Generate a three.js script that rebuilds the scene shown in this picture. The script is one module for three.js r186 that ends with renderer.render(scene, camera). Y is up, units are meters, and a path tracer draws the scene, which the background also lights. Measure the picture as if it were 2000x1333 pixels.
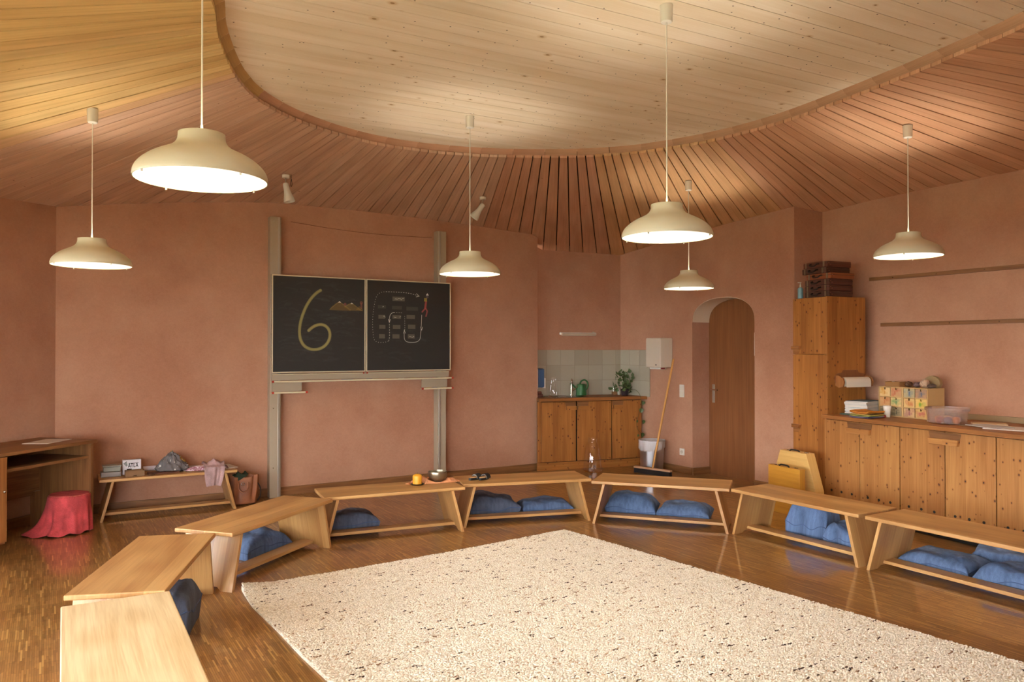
import * as THREE from 'three';
import { RoundedBoxGeometry } from 'three/addons/geometries/RoundedBoxGeometry.js';
import { mergeGeometries, toCreasedNormals } from 'three/addons/utils/BufferGeometryUtils.js';
import { ImprovedNoise } from 'three/addons/math/ImprovedNoise.js';

// ---------------------------------------------------------------- camera, sky, exposure
const scene = new THREE.Scene();
const camera = new THREE.PerspectiveCamera(2 * Math.atan(666.5 / 1500) * 180 / Math.PI, 2000 / 1333, 0.05, 100);
camera.position.set(0, 1.505, 0);
camera.rotation.set(0.0095, 0, 0);
scene.add(camera);
scene.background = new THREE.Color().setRGB(0.93, 0.97, 1.0);      // overcast daylight outside the windows
scene.backgroundIntensity = 46;
const renderer = new THREE.WebGLRenderer();
renderer.toneMapping = THREE.LinearToneMapping;
renderer.toneMappingExposure = 0.62;
renderer.shadowMap.enabled = true;
const LAMP_DOWN = 5.0, LAMP_UP = 5.0;

// ---------------------------------------------------------------- helpers
const { PI, sin, cos, abs, min, max, sqrt, floor, pow, sign, atan2, hypot } = Math;
function rng(a) { return () => { a |= 0; a = a + 0x6D2B79F5 | 0; let t = Math.imul(a ^ a >>> 15, 1 | a); t = t + Math.imul(t ^ t >>> 7, 61 | t) ^ t; return ((t ^ t >>> 14) >>> 0) / 4294967296; }; }
const perlin = new ImprovedNoise();
const nz = (x, y, z = 0) => perlin.noise(x, y, z);
const clamp = (x, a = 0, b = 1) => min(b, max(a, x));
const lerp = (a, b, t) => a + (b - a) * t;
const smooth = (a, b, x) => { const t = clamp((x - a) / (b - a)); return t * t * (3 - 2 * t); };
function hash(x, y, s) { let h = Math.imul(x, 374761393) ^ Math.imul(y, 668265263) ^ Math.imul(s, 1274126177); h = Math.imul(h ^ h >>> 13, 1274126177); return ((h ^ h >>> 16) >>> 0) / 4294967296; }
function vn(x, y, px, py, s) {                                        // value noise, periodic in px, py
  const ix = floor(x), iy = floor(y); let fx = x - ix, fy = y - iy; fx = fx * fx * (3 - 2 * fx); fy = fy * fy * (3 - 2 * fy);
  const m = (a, n) => ((a % n) + n) % n, x0 = m(ix, px), x1 = m(ix + 1, px), y0 = m(iy, py), y1 = m(iy + 1, py);
  return lerp(lerp(hash(x0, y0, s), hash(x1, y0, s), fx), lerp(hash(x0, y1, s), hash(x1, y1, s), fx), fy);
}
function tex(w, h, fn, srgb = true) {
  const d = new Uint8Array(w * h * 4);
  for (let j = 0; j < h; j++) for (let i = 0; i < w; i++) {
    const c = fn(i / w, j / h, i, j), k = (j * w + i) * 4;
    d[k] = clamp(c[0], 0, 255); d[k + 1] = clamp(c[1], 0, 255); d[k + 2] = clamp(c[2], 0, 255); d[k + 3] = 255;
  }
  const t = new THREE.DataTexture(d, w, h); t.wrapS = t.wrapT = THREE.RepeatWrapping; t.magFilter = THREE.LinearFilter; t.minFilter = THREE.LinearMipmapLinearFilter; t.generateMipmaps = true;
  if (srgb) t.colorSpace = THREE.SRGBColorSpace; t.needsUpdate = true; return t;
}
const mix3 = (a, b, t) => [lerp(a[0], b[0], t), lerp(a[1], b[1], t), lerp(a[2], b[2], t)];
function mat(color, rough = 0.7, o = {}) {
  const m = new THREE.MeshPhysicalMaterial({ roughness: rough, ...o });
  if (Array.isArray(color)) m.color.setRGB(color[0] / 255, color[1] / 255, color[2] / 255, THREE.SRGBColorSpace); else if (color) m.color.set(color);
  return m;
}
const taken = {};
function numbered(n) { if (!(n in taken)) { taken[n] = 0; return n; } taken[n]++; return n + '_' + String(taken[n]).padStart(3, '0'); }
function mesh(name, geo, m, parent) { const o = new THREE.Mesh(geo, m); o.name = name; o.castShadow = o.receiveShadow = true; if (parent) parent.add(o); return o; }
function tag(o, label, category, group) { o.userData.label = label; if (category) o.userData.category = category; if (group) o.userData.group = group; return o; }
function thing(name, label, category, pos = [0, 0, 0], turn = 0, group) {
  const o = new THREE.Group(); o.name = numbered(name); o.position.set(...pos); o.rotation.y = turn; scene.add(o); return tag(o, label, category, group);
}
function single(name, geo, m, label, category, pos = [0, 0, 0], turn = 0, group) {
  const o = mesh(numbered(name), geo, m, scene); o.position.set(...pos); o.rotation.y = turn; return tag(o, label, category, group);
}
function struct(name, geo, m, label, pos = [0, 0, 0], turn = 0) {
  const o = geo ? mesh(name, geo, m, scene) : new THREE.Group(); o.name = name; if (!geo) scene.add(o);
  o.position.set(...pos); o.rotation.y = turn; o.userData.kind = 'structure'; if (label) o.userData.label = label; return o;
}
const T = (g, x = 0, y = 0, z = 0) => g.translate(x, y, z);
function bx(w, h, d, x = 0, y = 0, z = 0, r = 0) { return T(r ? new RoundedBoxGeometry(w, h, d, 2, min(r, w / 2.01, h / 2.01, d / 2.01)) : new THREE.BoxGeometry(w, h, d), x, y, z); }
const AX = { x: 0, y: 1, z: 2 };
function uvm(g, grain = 'y', tw = 1, th = 1, ou = 0, ov = 0) {        // uv in metres by dominant face direction, v along the grain
  if (g.index) g = g.toNonIndexed();
  const p = g.attributes.position, uv = new Float32Array(p.count * 2), ga = AX[grain];
  const a = new THREE.Vector3(), b = new THREE.Vector3(), c = new THREE.Vector3(), n = new THREE.Vector3();
  for (let i = 0; i < p.count; i += 3) {
    a.fromBufferAttribute(p, i); b.fromBufferAttribute(p, i + 1); c.fromBufferAttribute(p, i + 2);
    n.copy(b).sub(a).cross(c.clone().sub(a)); const v = [abs(n.x), abs(n.y), abs(n.z)]; const d = v.indexOf(max(...v));
    let al = ga, ac; if (d === ga) { al = (ga + 1) % 3; ac = (ga + 2) % 3; } else ac = 3 - ga - d;
    for (let k = 0; k < 3; k++) { const q = [p.getX(i + k), p.getY(i + k), p.getZ(i + k)]; uv[(i + k) * 2] = q[ac] / tw + ou; uv[(i + k) * 2 + 1] = q[al] / th + ov; }
  }
  g.setAttribute('uv', new THREE.BufferAttribute(uv, 2)); return g;
}
function merge(list) { const gs = list.map(g => { g = g.index ? g.toNonIndexed() : g; for (const k of Object.keys(g.attributes)) if (!['position', 'normal', 'uv'].includes(k)) g.deleteAttribute(k); return g; }); return mergeGeometries(gs); }
function lathe(pts, seg = 32) { return new THREE.LatheGeometry(pts.map(([r, y]) => new THREE.Vector2(r, y)), seg); }
function tube(pts, r, seg = 24, rad = 8, closed = false) { return new THREE.TubeGeometry(new THREE.CatmullRomCurve3(pts.map(p => new THREE.Vector3(...p)), closed), seg, r, rad, closed); }
function cyl(r0, r1, h, x = 0, y = 0, z = 0, seg = 24) { return T(new THREE.CylinderGeometry(r1, r0, h, seg), x, y, z); }
function shape(pts, holes = []) { const s = new THREE.Shape(pts.map(p => new THREE.Vector2(...p))); for (const h of holes) s.holes.push(new THREE.Path(h.map(p => new THREE.Vector2(...p)))); return s; }
function extr(pts, depth, holes = [], bevel = 0) {
  return new THREE.ExtrudeGeometry(shape(pts, holes), { depth, bevelEnabled: bevel > 0, bevelSize: bevel, bevelThickness: bevel, bevelSegments: 1, steps: 1 });
}
function floorPoly(pts, y0, y1) {                                     // world x,z polygon to a slab
  const g = new THREE.ExtrudeGeometry(shape(pts.map(([x, z]) => [x, -z])), { depth: y1 - y0, bevelEnabled: false }); g.rotateX(-PI / 2); return g.translate(0, y0, 0);
}
const frame = (ox, oz, ux, uz) => { const l = hypot(ux, uz), u = [ux / l, uz / l]; const turn = atan2(-u[1], u[0]); const n = [sin(turn), cos(turn)]; return { turn, at: (s, y, z) => [ox + u[0] * s + n[0] * z, y, oz + u[1] * s + n[1] * z] }; };
const deform = (g, f) => { const p = g.attributes.position, v = new THREE.Vector3(); for (let i = 0; i < p.count; i++) { v.fromBufferAttribute(p, i); f(v, i); p.setXYZ(i, v.x, v.y, v.z); } g.computeVertexNormals(); return g; };

// ---------------------------------------------------------------- textures and materials
function woodTex(seed, base, dark, staves, o = {}) {                  // v along the grain
  const R = rng(seed), st = []; for (let i = 0; i < staves; i++) st.push([R(), floor(R() * 999)]);
  const knots = []; for (let i = 0; i < (o.knots || 0); i++) knots.push([R(), R(), 0.4 + R() * 0.9, R()]);
  const W = o.w || 512, H = o.h || 1024;
  return tex(W, H, (u, v) => {
    const k = min(staves - 1, floor(u * staves)), s = st[k];
    const wav = (vn(u * 6, v * 2, 6, 2, seed + 3) - 0.5) * 0.03;
    const f1 = vn((u + wav) * 90, v * 5, 90, 5, s[1] + 1), f2 = vn(u * 220, v * 14, 220, 14, seed + 2), f3 = vn((u + wav * 2) * 24, v * 3, 24, 3, s[1] + 5);
    const cl = vn(u * 5, v * 5, 5, 5, seed + 9);
    let t = (f1 - 0.5) * (o.g1 ?? 0.5) + (f2 - 0.5) * (o.g2 ?? 0.35) + (f3 - 0.5) * (o.g3 ?? 0.6) + (s[0] - 0.5) * (o.stave ?? 0.6) + (cl - 0.5) * (o.cloud ?? 0.4);
    let c = mix3(base, dark, clamp(0.45 + t * 0.8));
    for (const [ku, kv, kr, kt] of knots) {
      let du = abs(u - ku), dv = abs(v - kv); du = min(du, 1 - du) * (o.tw || 0.5) * 1000; dv = min(dv, 1 - dv) * (o.th || 1) * 1000;
      const d = hypot(du, dv * 0.75) / (kr * (o.kr || 4.6)); if (d < 4) { const a = kt > 0.35 ? 1 : 0.45; c = mix3(c, o.halo || [120, 60, 25], 0.55 * a * smooth(3.2, 1, d)); c = mix3(c, o.knot || [42, 22, 12], a * smooth(1.15, 0.8, d)); }
    }
    return c;
  });
}
const txBeech = woodTex(11, [208, 164, 104], [166, 118, 66], 5, { stave: 0.8, g1: 0.35, g2: 0.22, g3: 0.4, cloud: 0.8 });
const txBeechPale = woodTex(12, [232, 210, 166], [200, 166, 116], 4, { stave: 0.5, g3: 0.7, cloud: 0.7 });
const txDesk = woodTex(13, [150, 104, 62], [106, 68, 38], 4, { stave: 0.25 });
const txPine = woodTex(14, [186, 132, 74], [154, 100, 50], 6, { knots: 52, kr: 4, stave: 0.6, cloud: 0.3 });
const txPineB = woodTex(24, [190, 137, 78], [160, 105, 54], 6, { knots: 46, kr: 4, stave: 0.6, cloud: 0.3 });
const txPineDark = woodTex(34, [178, 118, 56], [142, 86, 36], 6, { knots: 42, kr: 4, stave: 0.5, cloud: 0.3 });
const txPineTop = woodTex(15, [172, 114, 62], [122, 76, 38], 7, { stave: 0.6 });
const txDoor = woodTex(16, [150, 98, 58], [120, 74, 43], 3, { stave: 0.08, g3: 0.5 });
const txSlat = woodTex(17, [255, 255, 255], [222, 216, 210], 3, { knots: 8, stave: 0.2, halo: [205, 190, 178], knot: [120, 96, 84], kr: 3.5, cloud: 0.9, th: 2, tw: 0.5 });
const txPlank = woodTex(18, [253, 250, 245], [240, 232, 218], 4, { knots: 7, stave: 0.3, g1: 0.35, g2: 0.25, halo: [212, 192, 160], knot: [176, 150, 116], kr: 8, cloud: 0.9, th: 2, tw: 0.5 });
const txPlankNail = (() => {                                          // the same planks with their nail heads
  const R = rng(77), n = []; for (let i = 0; i < 26; i++) n.push([R(), R()]);
  const d = txPlank.image.data, W = 512, H = 1024;
  return tex(W, H, (u, v, i, j) => { const k = (j * W + i) * 4; let c = [d[k], d[k + 1], d[k + 2]]; for (const [a, b] of n) { const q = hypot((u - a) * 500, (v - b) * 2000); if (q < 4.2) c = [60, 44, 34]; } return c; });
})();
const txPlaster = tex(1024, 1024, (u, v) => {
  const a = vn(u * 5, v * 5, 5, 5, 41), b = vn(u * 13, v * 13, 13, 13, 42), c = vn(u * 37, v * 37, 37, 37, 43), f = vn(u * 400, v * 400, 400, 400, 44), g = vn(u * 130, v * 130, 130, 130, 45);
  const t = (a - 0.5) * 0.9 + (b - 0.5) * 0.55 + (c - 0.5) * 0.25, fine = (f - 0.5) * 6 + (g - 0.5) * 4;
  const k = mix3([192, 146, 118], [175, 125, 98], clamp(0.5 + t)); return [k[0] + fine, k[1] + fine, k[2] + fine];
});
const txPlasterB = tex(512, 512, (u, v) => { const f = vn(u * 200, v * 200, 200, 200, 54), g = vn(u * 60, v * 60, 60, 60, 55), h = vn(u * 16, v * 16, 16, 16, 56); const q = (f * 0.4 + g * 0.35 + h * 0.25) * 255; return [q, q, q]; }, false);
const txParquet = tex(2048, 2048, (u, v) => {                         // upright lamella parquet, 1.28 m square, strips 10 mm wide and about 16 cm long
  const NX = 128, col = floor(u * NX), fu = u * NX - col, off = hash(col, 3, 71), vv = v * 8 + off, row = ((floor(vv) % 8) + 8) % 8, fv = vv - floor(vv);
  const h1 = hash(col, row, 72), h2 = hash(col, row, 73), h3 = hash(floor(col / 16), floor(v * 8), 74);
  const f = vn(u * 900, v * 30, 900, 30, 75), cl = vn(u * 6, v * 6, 6, 6, 76);
  let c = mix3([188, 140, 80], [130, 90, 46], clamp(0.2 + h1 * 0.62 + (h3 - 0.5) * 0.28 + (f - 0.5) * 0.3 + (cl - 0.5) * 0.25));
  if (h2 > 0.93) c = mix3(c, [216, 170, 100], 0.65);
  if (fu < 0.07 || fv < 0.012) c = mix3(c, [76, 46, 22], 0.55);
  return c;
});
const txRug = tex(1024, 1024, (u, v) => {                             // 0.9 m square of hand-woven undyed wool
  const f = vn(u * 300, v * 150, 300, 150, 81), g = vn(u * 90, v * 60, 90, 60, 82), s = vn(u * 170, v * 80, 170, 80, 83), m = vn(u * 20, v * 60, 20, 60, 84), cl = vn(u * 7, v * 7, 7, 7, 85), k2 = vn(u * 260, v * 330, 260, 330, 86);
  let c = mix3([244, 236, 220], [222, 208, 184], clamp(0.15 + (f - 0.3) * 0.6 + (g - 0.5) * 0.4 + (cl - 0.5) * 0.25));
  if (s > 0.865 && m > 0.38) c = mix3(c, [64, 46, 34], clamp((s - 0.865) * 20));
  if (k2 > 0.945) c = mix3(c, [128, 98, 70], clamp((k2 - 0.93) * 14));
  return c;
});
const txRugB = tex(1024, 1024, (u, v) => { const f = vn(u * 260, v * 140, 260, 140, 91), g = vn(u * 110, v * 90, 110, 90, 92); const q = 255 * (0.55 * f + 0.45 * g); return [q, q, q]; }, false);
const txWeave = tex(256, 256, (u, v, i, j) => { const q = 128 + 50 * sin(i * PI / 2) * cos(j * PI / 2) + (hash(i, j, 5) - 0.5) * 90; return [q, q, q]; }, false);
const txCloud = tex(256, 256, (u, v) => { const a = vn(u * 4, v * 4, 4, 4, 61), b = vn(u * 11, v * 11, 11, 11, 62), f = vn(u * 90, v * 90, 90, 90, 63); const q = 255 * clamp(0.84 + (a - 0.5) * 0.22 + (b - 0.5) * 0.14 + (f - 0.5) * 0.12); return [q, q, q]; });

const wood = (map, rough = 0.45, o = {}) => new THREE.MeshPhysicalMaterial({ map, roughness: rough, ...o });
const mBeech = wood(txBeech, 0.42, { clearcoat: 0.25, clearcoatRoughness: 0.3 }), mBeechPale = wood(txBeechPale, 0.45, { clearcoat: 0.2, clearcoatRoughness: 0.35 });
const mDesk = wood(txDesk, 0.5), mPine = wood(txPine, 0.5), mPineB = wood(txPineB, 0.5), mPineD = wood(txPineDark, 0.5), mPineTop = wood(txPineTop, 0.42), mDoor = wood(txDoor, 0.45);
const mPlaster = new THREE.MeshPhysicalMaterial({ map: txPlaster, bumpMap: txPlasterB, bumpScale: 0.0014, roughness: 0.95 });
const mFloor = new THREE.MeshPhysicalMaterial({ map: txParquet, roughness: 0.32, clearcoat: 1, clearcoatRoughness: 0.07 });
const mCream = mat([226, 214, 180], 0.38), mWhite = mat([236, 232, 222], 0.5), mGreyBeige = mat([176, 160, 136], 0.5), mAlu = mat([190, 184, 172], 0.35, { metalness: 0.7 });
const mSteel = mat([200, 200, 200], 0.22, { metalness: 1 }), mChrome = mat([225, 225, 225], 0.08, { metalness: 1 }), mBlack = mat([28, 26, 26], 0.5), mDark = mat([24, 18, 14], 0.9);
const mGlass = new THREE.MeshPhysicalMaterial({ color: 0xffffff, transmission: 1, roughness: 0.02, ior: 1.45, thickness: 0 });
const mPane = new THREE.MeshPhysicalMaterial({ color: 0xffffff, transmission: 1, roughness: 0, ior: 1.5, thickness: 0 });
const mBaseboard = wood(txDesk, 0.5), mRed = mat([190, 60, 34], 0.5), mPaper = mat([226, 216, 204], 0.9);
const fabric = (c, o = {}) => mat(c, 0.95, { map: txCloud, bumpMap: txWeave, bumpScale: 0.0012, sheen: 0.25, sheenRoughness: 0.6, ...o });

// ---------------------------------------------------------------- the room: plan outline (x, z), going round with the room on the inside
const P = [[-4.06, -6.83], [0.316, -9.504], [0.2, -9.888], [1.458, -10.32], [2.885, -7.84], [3.217, -7.95], [4.927, -4.95], [5.3, -2.2], [4.2, 0.5], [1.8, 1.9], [-1.4, 1.9], [-3.8, 0.5], [-4.9, -2.0], [-4.74, -4.2]];
const CC = [0.3, -4.35];                                              // centre of the ceiling fan
struct('floor', uvm(floorPoly([[-6, -11.2], [6.4, -11.2], [6.4, 3], [-6, 3]], -0.12, 0).translate(0, 0, 0).rotateY(-0.548), 'z', 1.28, 1.28).rotateY(0.548), mFloor, 'glossy brown parquet floor of narrow upright strips');

function wallGeo(len, h, t, holes = [], e0 = 0, e1 = 0) { return uvm(T(extr([[-e0, -0.1], [len + e1, -0.1], [len + e1, h], [-e0, h]], t, holes), 0, 0, -t), 'y', 3, 3, len * 0.37, len * 0.11); }
function wall(name, a, b, label, holes = [], e0 = 0, e1 = 0, t = 0.3) { const l = hypot(b[0] - a[0], b[1] - a[1]); const F = frame(a[0], a[1], b[0] - a[0], b[1] - a[1]); struct(name, wallGeo(l, 3.3, t, holes, e0, e1), mPlaster, label, F.at(0, 0, 0), F.turn); return { F, l }; }
const rect = (x0, y0, x1, y1) => [[x0, y0], [x1, y0], [x1, y1], [x0, y1]];
const wB = wall('wall_back', P[0], P[1], 'terracotta washed plaster wall behind the blackboard', [], 0.3, 0);
wall('wall_niche', P[2], P[3], 'terracotta plaster wall above the kitchenette tiles', [], 0.25, 0.3);
// door wall with its arched opening
const wD = { F: frame(...P[3], P[4][0] - P[3][0], P[4][1] - P[3][1]), l: hypot(P[4][0] - P[3][0], P[4][1] - P[3][1]) };
const dA = 1.373, dB = 2.331;                                         // the opening's edges along the wall
function archPts(y0 = 0, n = 28, grow = 0) { const m = (dA + dB) / 2, a = (dB - dA) / 2 + grow, b = 0.272 + grow, pts = [[m + a, y0]]; for (let i = 0; i <= n; i++) { const t = PI * i / n, e = 2 / 2.35; pts.push([m + a * sign(cos(t)) * pow(abs(cos(t)), e), 1.814 + b * pow(sin(t), e)]); } pts.push([m - a, y0]); return pts; }
struct('wall_door', uvm(T(extr([[-0.2, -0.1], [dA, -0.1], ...archPts(-0.1).slice(1, -1).reverse(), [dB, -0.1], [wD.l, -0.1], [wD.l, 3.3], [-0.2, 3.3]], 0.27), 0, 0, -0.27), 'y', 3, 3, 0.3, 0.2), mPlaster, 'terracotta plaster wall around the arched doorway', wD.F.at(0, 0, 0), wD.F.turn);
{ const ar = archPts(1.814).slice(1, -1), inn = archPts(1.814, 28, -0.006).slice(1, -1); struct('trim_1', T(extr([...ar, ...inn.reverse()], 0.262), 0, 0, -0.268), mat([226, 204, 178], 0.9), 'cream painted underside of the door arch', wD.F.at(0, 0, 0), wD.F.turn); }
wall('wall_pillar', P[4], P[5], 'terracotta side of the pillar beside the tall cupboard', [], 0, 0.3);
wall('wall_right', P[5], P[6], 'terracotta plaster wall above the long counter', [], 0.3, 0.1);
wall('wall_front_1', P[6], P[7], 'plaster wall', [], 0.1, 0.1);
wall('wall_left', P[13], P[0], 'terracotta plaster wall behind the desk', [], 0.1, 0.3);
// window walls behind and beside the camera
let wn = 0;
const mFrame = mat([214, 204, 186], 0.5);
function windowWall(name, a, b, wins) {
  const w = wall(name, a, b, 'plaster wall with a window', wins.map(r => rect(...r)), 0.12, 0.12);
  for (const [x0, y0, x1, y1] of wins) {
    const g = struct('window_' + (++wn), null, null, 'wooden window with panes', w.F.at(0, 0, -0.16), w.F.turn), cx = (x0 + x1) / 2, cy = (y0 + y1) / 2, W = x1 - x0, H = y1 - y0;
    for (const q of [[x0 + 0.03, cy, 0.06, H], [x1 - 0.03, cy, 0.06, H], [cx, cy, 0.07, H]]) mesh('window_frame', bx(q[2], q[3], 0.07, q[0], q[1], 0), mFrame, g);
    for (const y of [y0 + 0.03, y1 - 0.03]) mesh('window_frame', bx(W, 0.06, 0.07, cx, y, 0), mFrame, g);
    for (const y of [y0 + H / 3, y0 + 2 * H / 3]) mesh('glazing_bar', bx(W, 0.03, 0.05, cx, y, 0), mFrame, g);
    for (const [p0, p1] of [[x0, cx], [cx, x1]]) mesh('pane', bx(p1 - p0, H, 0.006, (p0 + p1) / 2, cy, 0), mPane, g);
  }
}
windowWall('wall_front_2', P[7], P[8], []);
windowWall('wall_front_3', P[8], P[9], []);
windowWall('wall_front_4', P[9], P[10], [[1.3, 0.25, 3.0, 2.15]]);
windowWall('wall_front_5', P[10], P[11], [[0.3, 0.25, 2.45, 2.15]]);
windowWall('wall_front_6', P[11], P[12], [[0.4, 0.25, 2.35, 2.15]]);
windowWall('wall_front_7', P[12], P[13], [[0.35, 0.25, 1.85, 2.15]]);
struct('ground', bx(80, 0.1, 80, 0, -0.35, -4), mat([112, 118, 92], 1), 'grass and paving outside the windows');
struct('roof', floorPoly([[-6.2, -11.4], [6.6, -11.4], [6.6, 3.2], [-6.2, 3.2]], 3.5, 3.7), mDark, 'dark roof above the ceiling boards');
for (const q of [[[-6.2, -11.4], [6.6, -11.3]], [[6.5, -11.4], [6.6, 3.2]], [[-6.2, 3.1], [6.6, 3.2]], [[-6.2, -11.4], [-6.1, 3.2]]]) { const [[x0, z0], [x1, z1]] = q; struct('roof_edge_' + (++wn), bx(x1 - x0, 0.6, z1 - z0, (x0 + x1) / 2, 3.25, (z0 + z1) / 2), mDark, 'edge of the roof'); }
// roof soffit outside the walls keeps daylight out of the roof space
{ const hole = P.map(([x, z]) => { const dx = x - CC[0], dz = z - CC[1], l = hypot(dx, dz); return [CC[0] + dx * (l + 0.12) / l, -(CC[1] + dz * (l + 0.12) / l)]; }); const g = new THREE.ExtrudeGeometry(shape([[-6.2, -3.2], [6.6, -3.2], [6.6, 11.4], [-6.2, 11.4]], [hole]), { depth: 0.05, bevelEnabled: false }); g.rotateX(-PI / 2); g.translate(0, 2.95, 0); struct('roof_soffit', g, mDark, 'boards under the eaves outside'); }

// baseboards
function baseboard(name, F, s0, s1, label) { struct(name, uvm(bx(s1 - s0, 0.085, 0.016, (s0 + s1) / 2, 0.0425, 0.008, 0.003), 'x', 0.5, 1, 0.3), mBaseboard, label, F.at(0, 0, 0), F.turn); }
baseboard('baseboard_back', wB.F, 0, wB.l, 'dark wooden baseboard under the blackboard');
baseboard('baseboard_door', wD.F, 0.62, dA, 'dark wooden baseboard between sink cupboard and door');
baseboard('baseboard_pillar', wD.F, dB, wD.l, 'dark wooden baseboard right of the door');
{ const F = frame(...P[13], P[0][0] - P[13][0], P[0][1] - P[13][1]); baseboard('baseboard_left', F, 0, 2.7, 'dark wooden baseboard behind the desk'); }
struct('baseboard_jamb', uvm(bx(0.016, 0.085, 0.27, dA + 0.008, 0.0425, -0.135), 'z', 0.5, 1), mBaseboard, 'dark wooden baseboard in the door recess', wD.F.at(0, 0, 0), wD.F.turn);
// the door
{ const d = struct('door_1', null, null, 'brown veneered door closing the arched opening', wD.F.at(0, 0, -0.272), wD.F.turn), m = (dA + dB) / 2;
  mesh('leaf', uvm(bx(1.04, 2.16, 0.045, m, 1.055, -0.0235), 'y', 0.5, 1.6, 0.2), mDoor, d);
  const hd = mesh('handle_plate', bx(0.035, 0.22, 0.008, dA + 0.075, 0.965, 0.005, 0.003), mAlu, d);
  mesh('lever', merge([cyl(0.008, 0.008, 0.05, 0, 0, 0).rotateX(PI / 2).translate(dA + 0.075, 1.012, 0.03), tube([[dA + 0.075, 1.012, 0.052], [dA + 0.12, 1.012, 0.056], [dA + 0.185, 1.01, 0.054]], 0.009, 10, 8)]), mChrome, hd);
}

single('notice_paper', bx(0.012, 0.25, 0.06, dB - 0.008, 1.55, -0.04), mPaper, 'white paper edge at the right side of the arched doorway', 'paper', wD.F.at(0, 0, 0), wD.F.turn);

// ---------------------------------------------------------------- ceilings
const HF = 3.30, HB = 3.238;                                           // flat ceiling, lower edge of its rim
const ringPts = [[-1.58, -4.25], [-1.724, -5.0], [-1.70, -5.45], [-1.54, -5.9], [-1.13, -6.45], [-0.457, -6.80], [0.30, -6.89], [0.95, -6.80], [1.512, -6.462], [1.982, -5.931], [2.377, -5.077], [2.575, -4.527], [2.718, -4.059], [2.74, -3.3], [2.3, -2.45], [1.4, -1.8], [0.4, -1.6], [-0.45, -1.8], [-1.0, -2.25], [-1.26, -2.8], [-1.37, -3.4], [-1.465, -3.9]];
const ringCurve = new THREE.CatmullRomCurve3(ringPts.map(([x, z]) => new THREE.Vector3(x, 0, z)), true, 'centripetal');
const ringS = ringCurve.getSpacedPoints(1200).slice(0, -1).map(p => { const dx = p.x - CC[0], dz = p.z - CC[1]; return { th: atan2(dx, -dz), r: hypot(dx, dz) }; }).sort((a, b) => a.th - b.th);
function ringR(th) { while (th > PI) th -= 2 * PI; while (th < -PI) th += 2 * PI; let lo = 0, hi = ringS.length - 1; if (th <= ringS[0].th || th >= ringS[hi].th) return ringS[0].r; while (hi - lo > 1) { const m = (lo + hi) >> 1; if (ringS[m].th < th) lo = m; else hi = m; } const t = (th - ringS[lo].th) / (ringS[hi].th - ringS[lo].th || 1); return lerp(ringS[lo].r, ringS[hi].r, t); }
const slopeT = [[-180, .15], [-90, .185], [-67, .185], [-60, .173], [-39, .132], [-15, .134], [0.14, .127], [0.24, .15], [11, .136], [36, .144], [64, .128], [90, .13], [180, .15]];
function slope(th) { const d = th * 180 / PI; for (let i = 1; i < slopeT.length; i++) if (d <= slopeT[i][0]) return lerp(slopeT[i - 1][1], slopeT[i][1], (d - slopeT[i - 1][0]) / (slopeT[i][0] - slopeT[i - 1][0])); return .15; }
function coneH(x, z) { const dx = x - CC[0], dz = z - CC[1], th = atan2(dx, -dz), r = hypot(dx, dz); return HB - slope(th) * (r - ringR(th)); }
function wallR(th) { const d = [sin(th), -cos(th)]; let best = 99; for (let i = 0; i < P.length; i++) { const a = P[i], b = P[(i + 1) % P.length], ex = b[0] - a[0], ez = b[1] - a[1], ax = a[0] - CC[0], az = a[1] - CC[1], det = d[0] * ez - d[1] * ex; if (abs(det) < 1e-9) continue; const t = (ax * ez - az * ex) / det, s = (ax * d[1] - az * d[0]) / det; if (t > 0 && s >= -1e-6 && s <= 1 + 1e-6) best = min(best, t); } return best; }
function prism8(b, t, along, across) {                                // four bottom corners, four top corners; uv in metres
  const f = [[0, 1, 2, 3], [7, 6, 5, 4], [0, 4, 5, 1], [1, 5, 6, 2], [2, 6, 7, 3], [3, 7, 4, 0]], q = [...b, ...t], pos = [], uv = [];
  for (const F of f) for (const k of [0, 1, 2, 0, 2, 3]) { const i = F[k]; pos.push(...q[i]); uv.push(across[i % 4], along[i % 4]); }
  const g = new THREE.BufferGeometry(); g.setAttribute('position', new THREE.Float32BufferAttribute(pos, 3)); g.setAttribute('uv', new THREE.Float32BufferAttribute(uv, 2)); g.computeVertexNormals(); return g;
}
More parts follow.
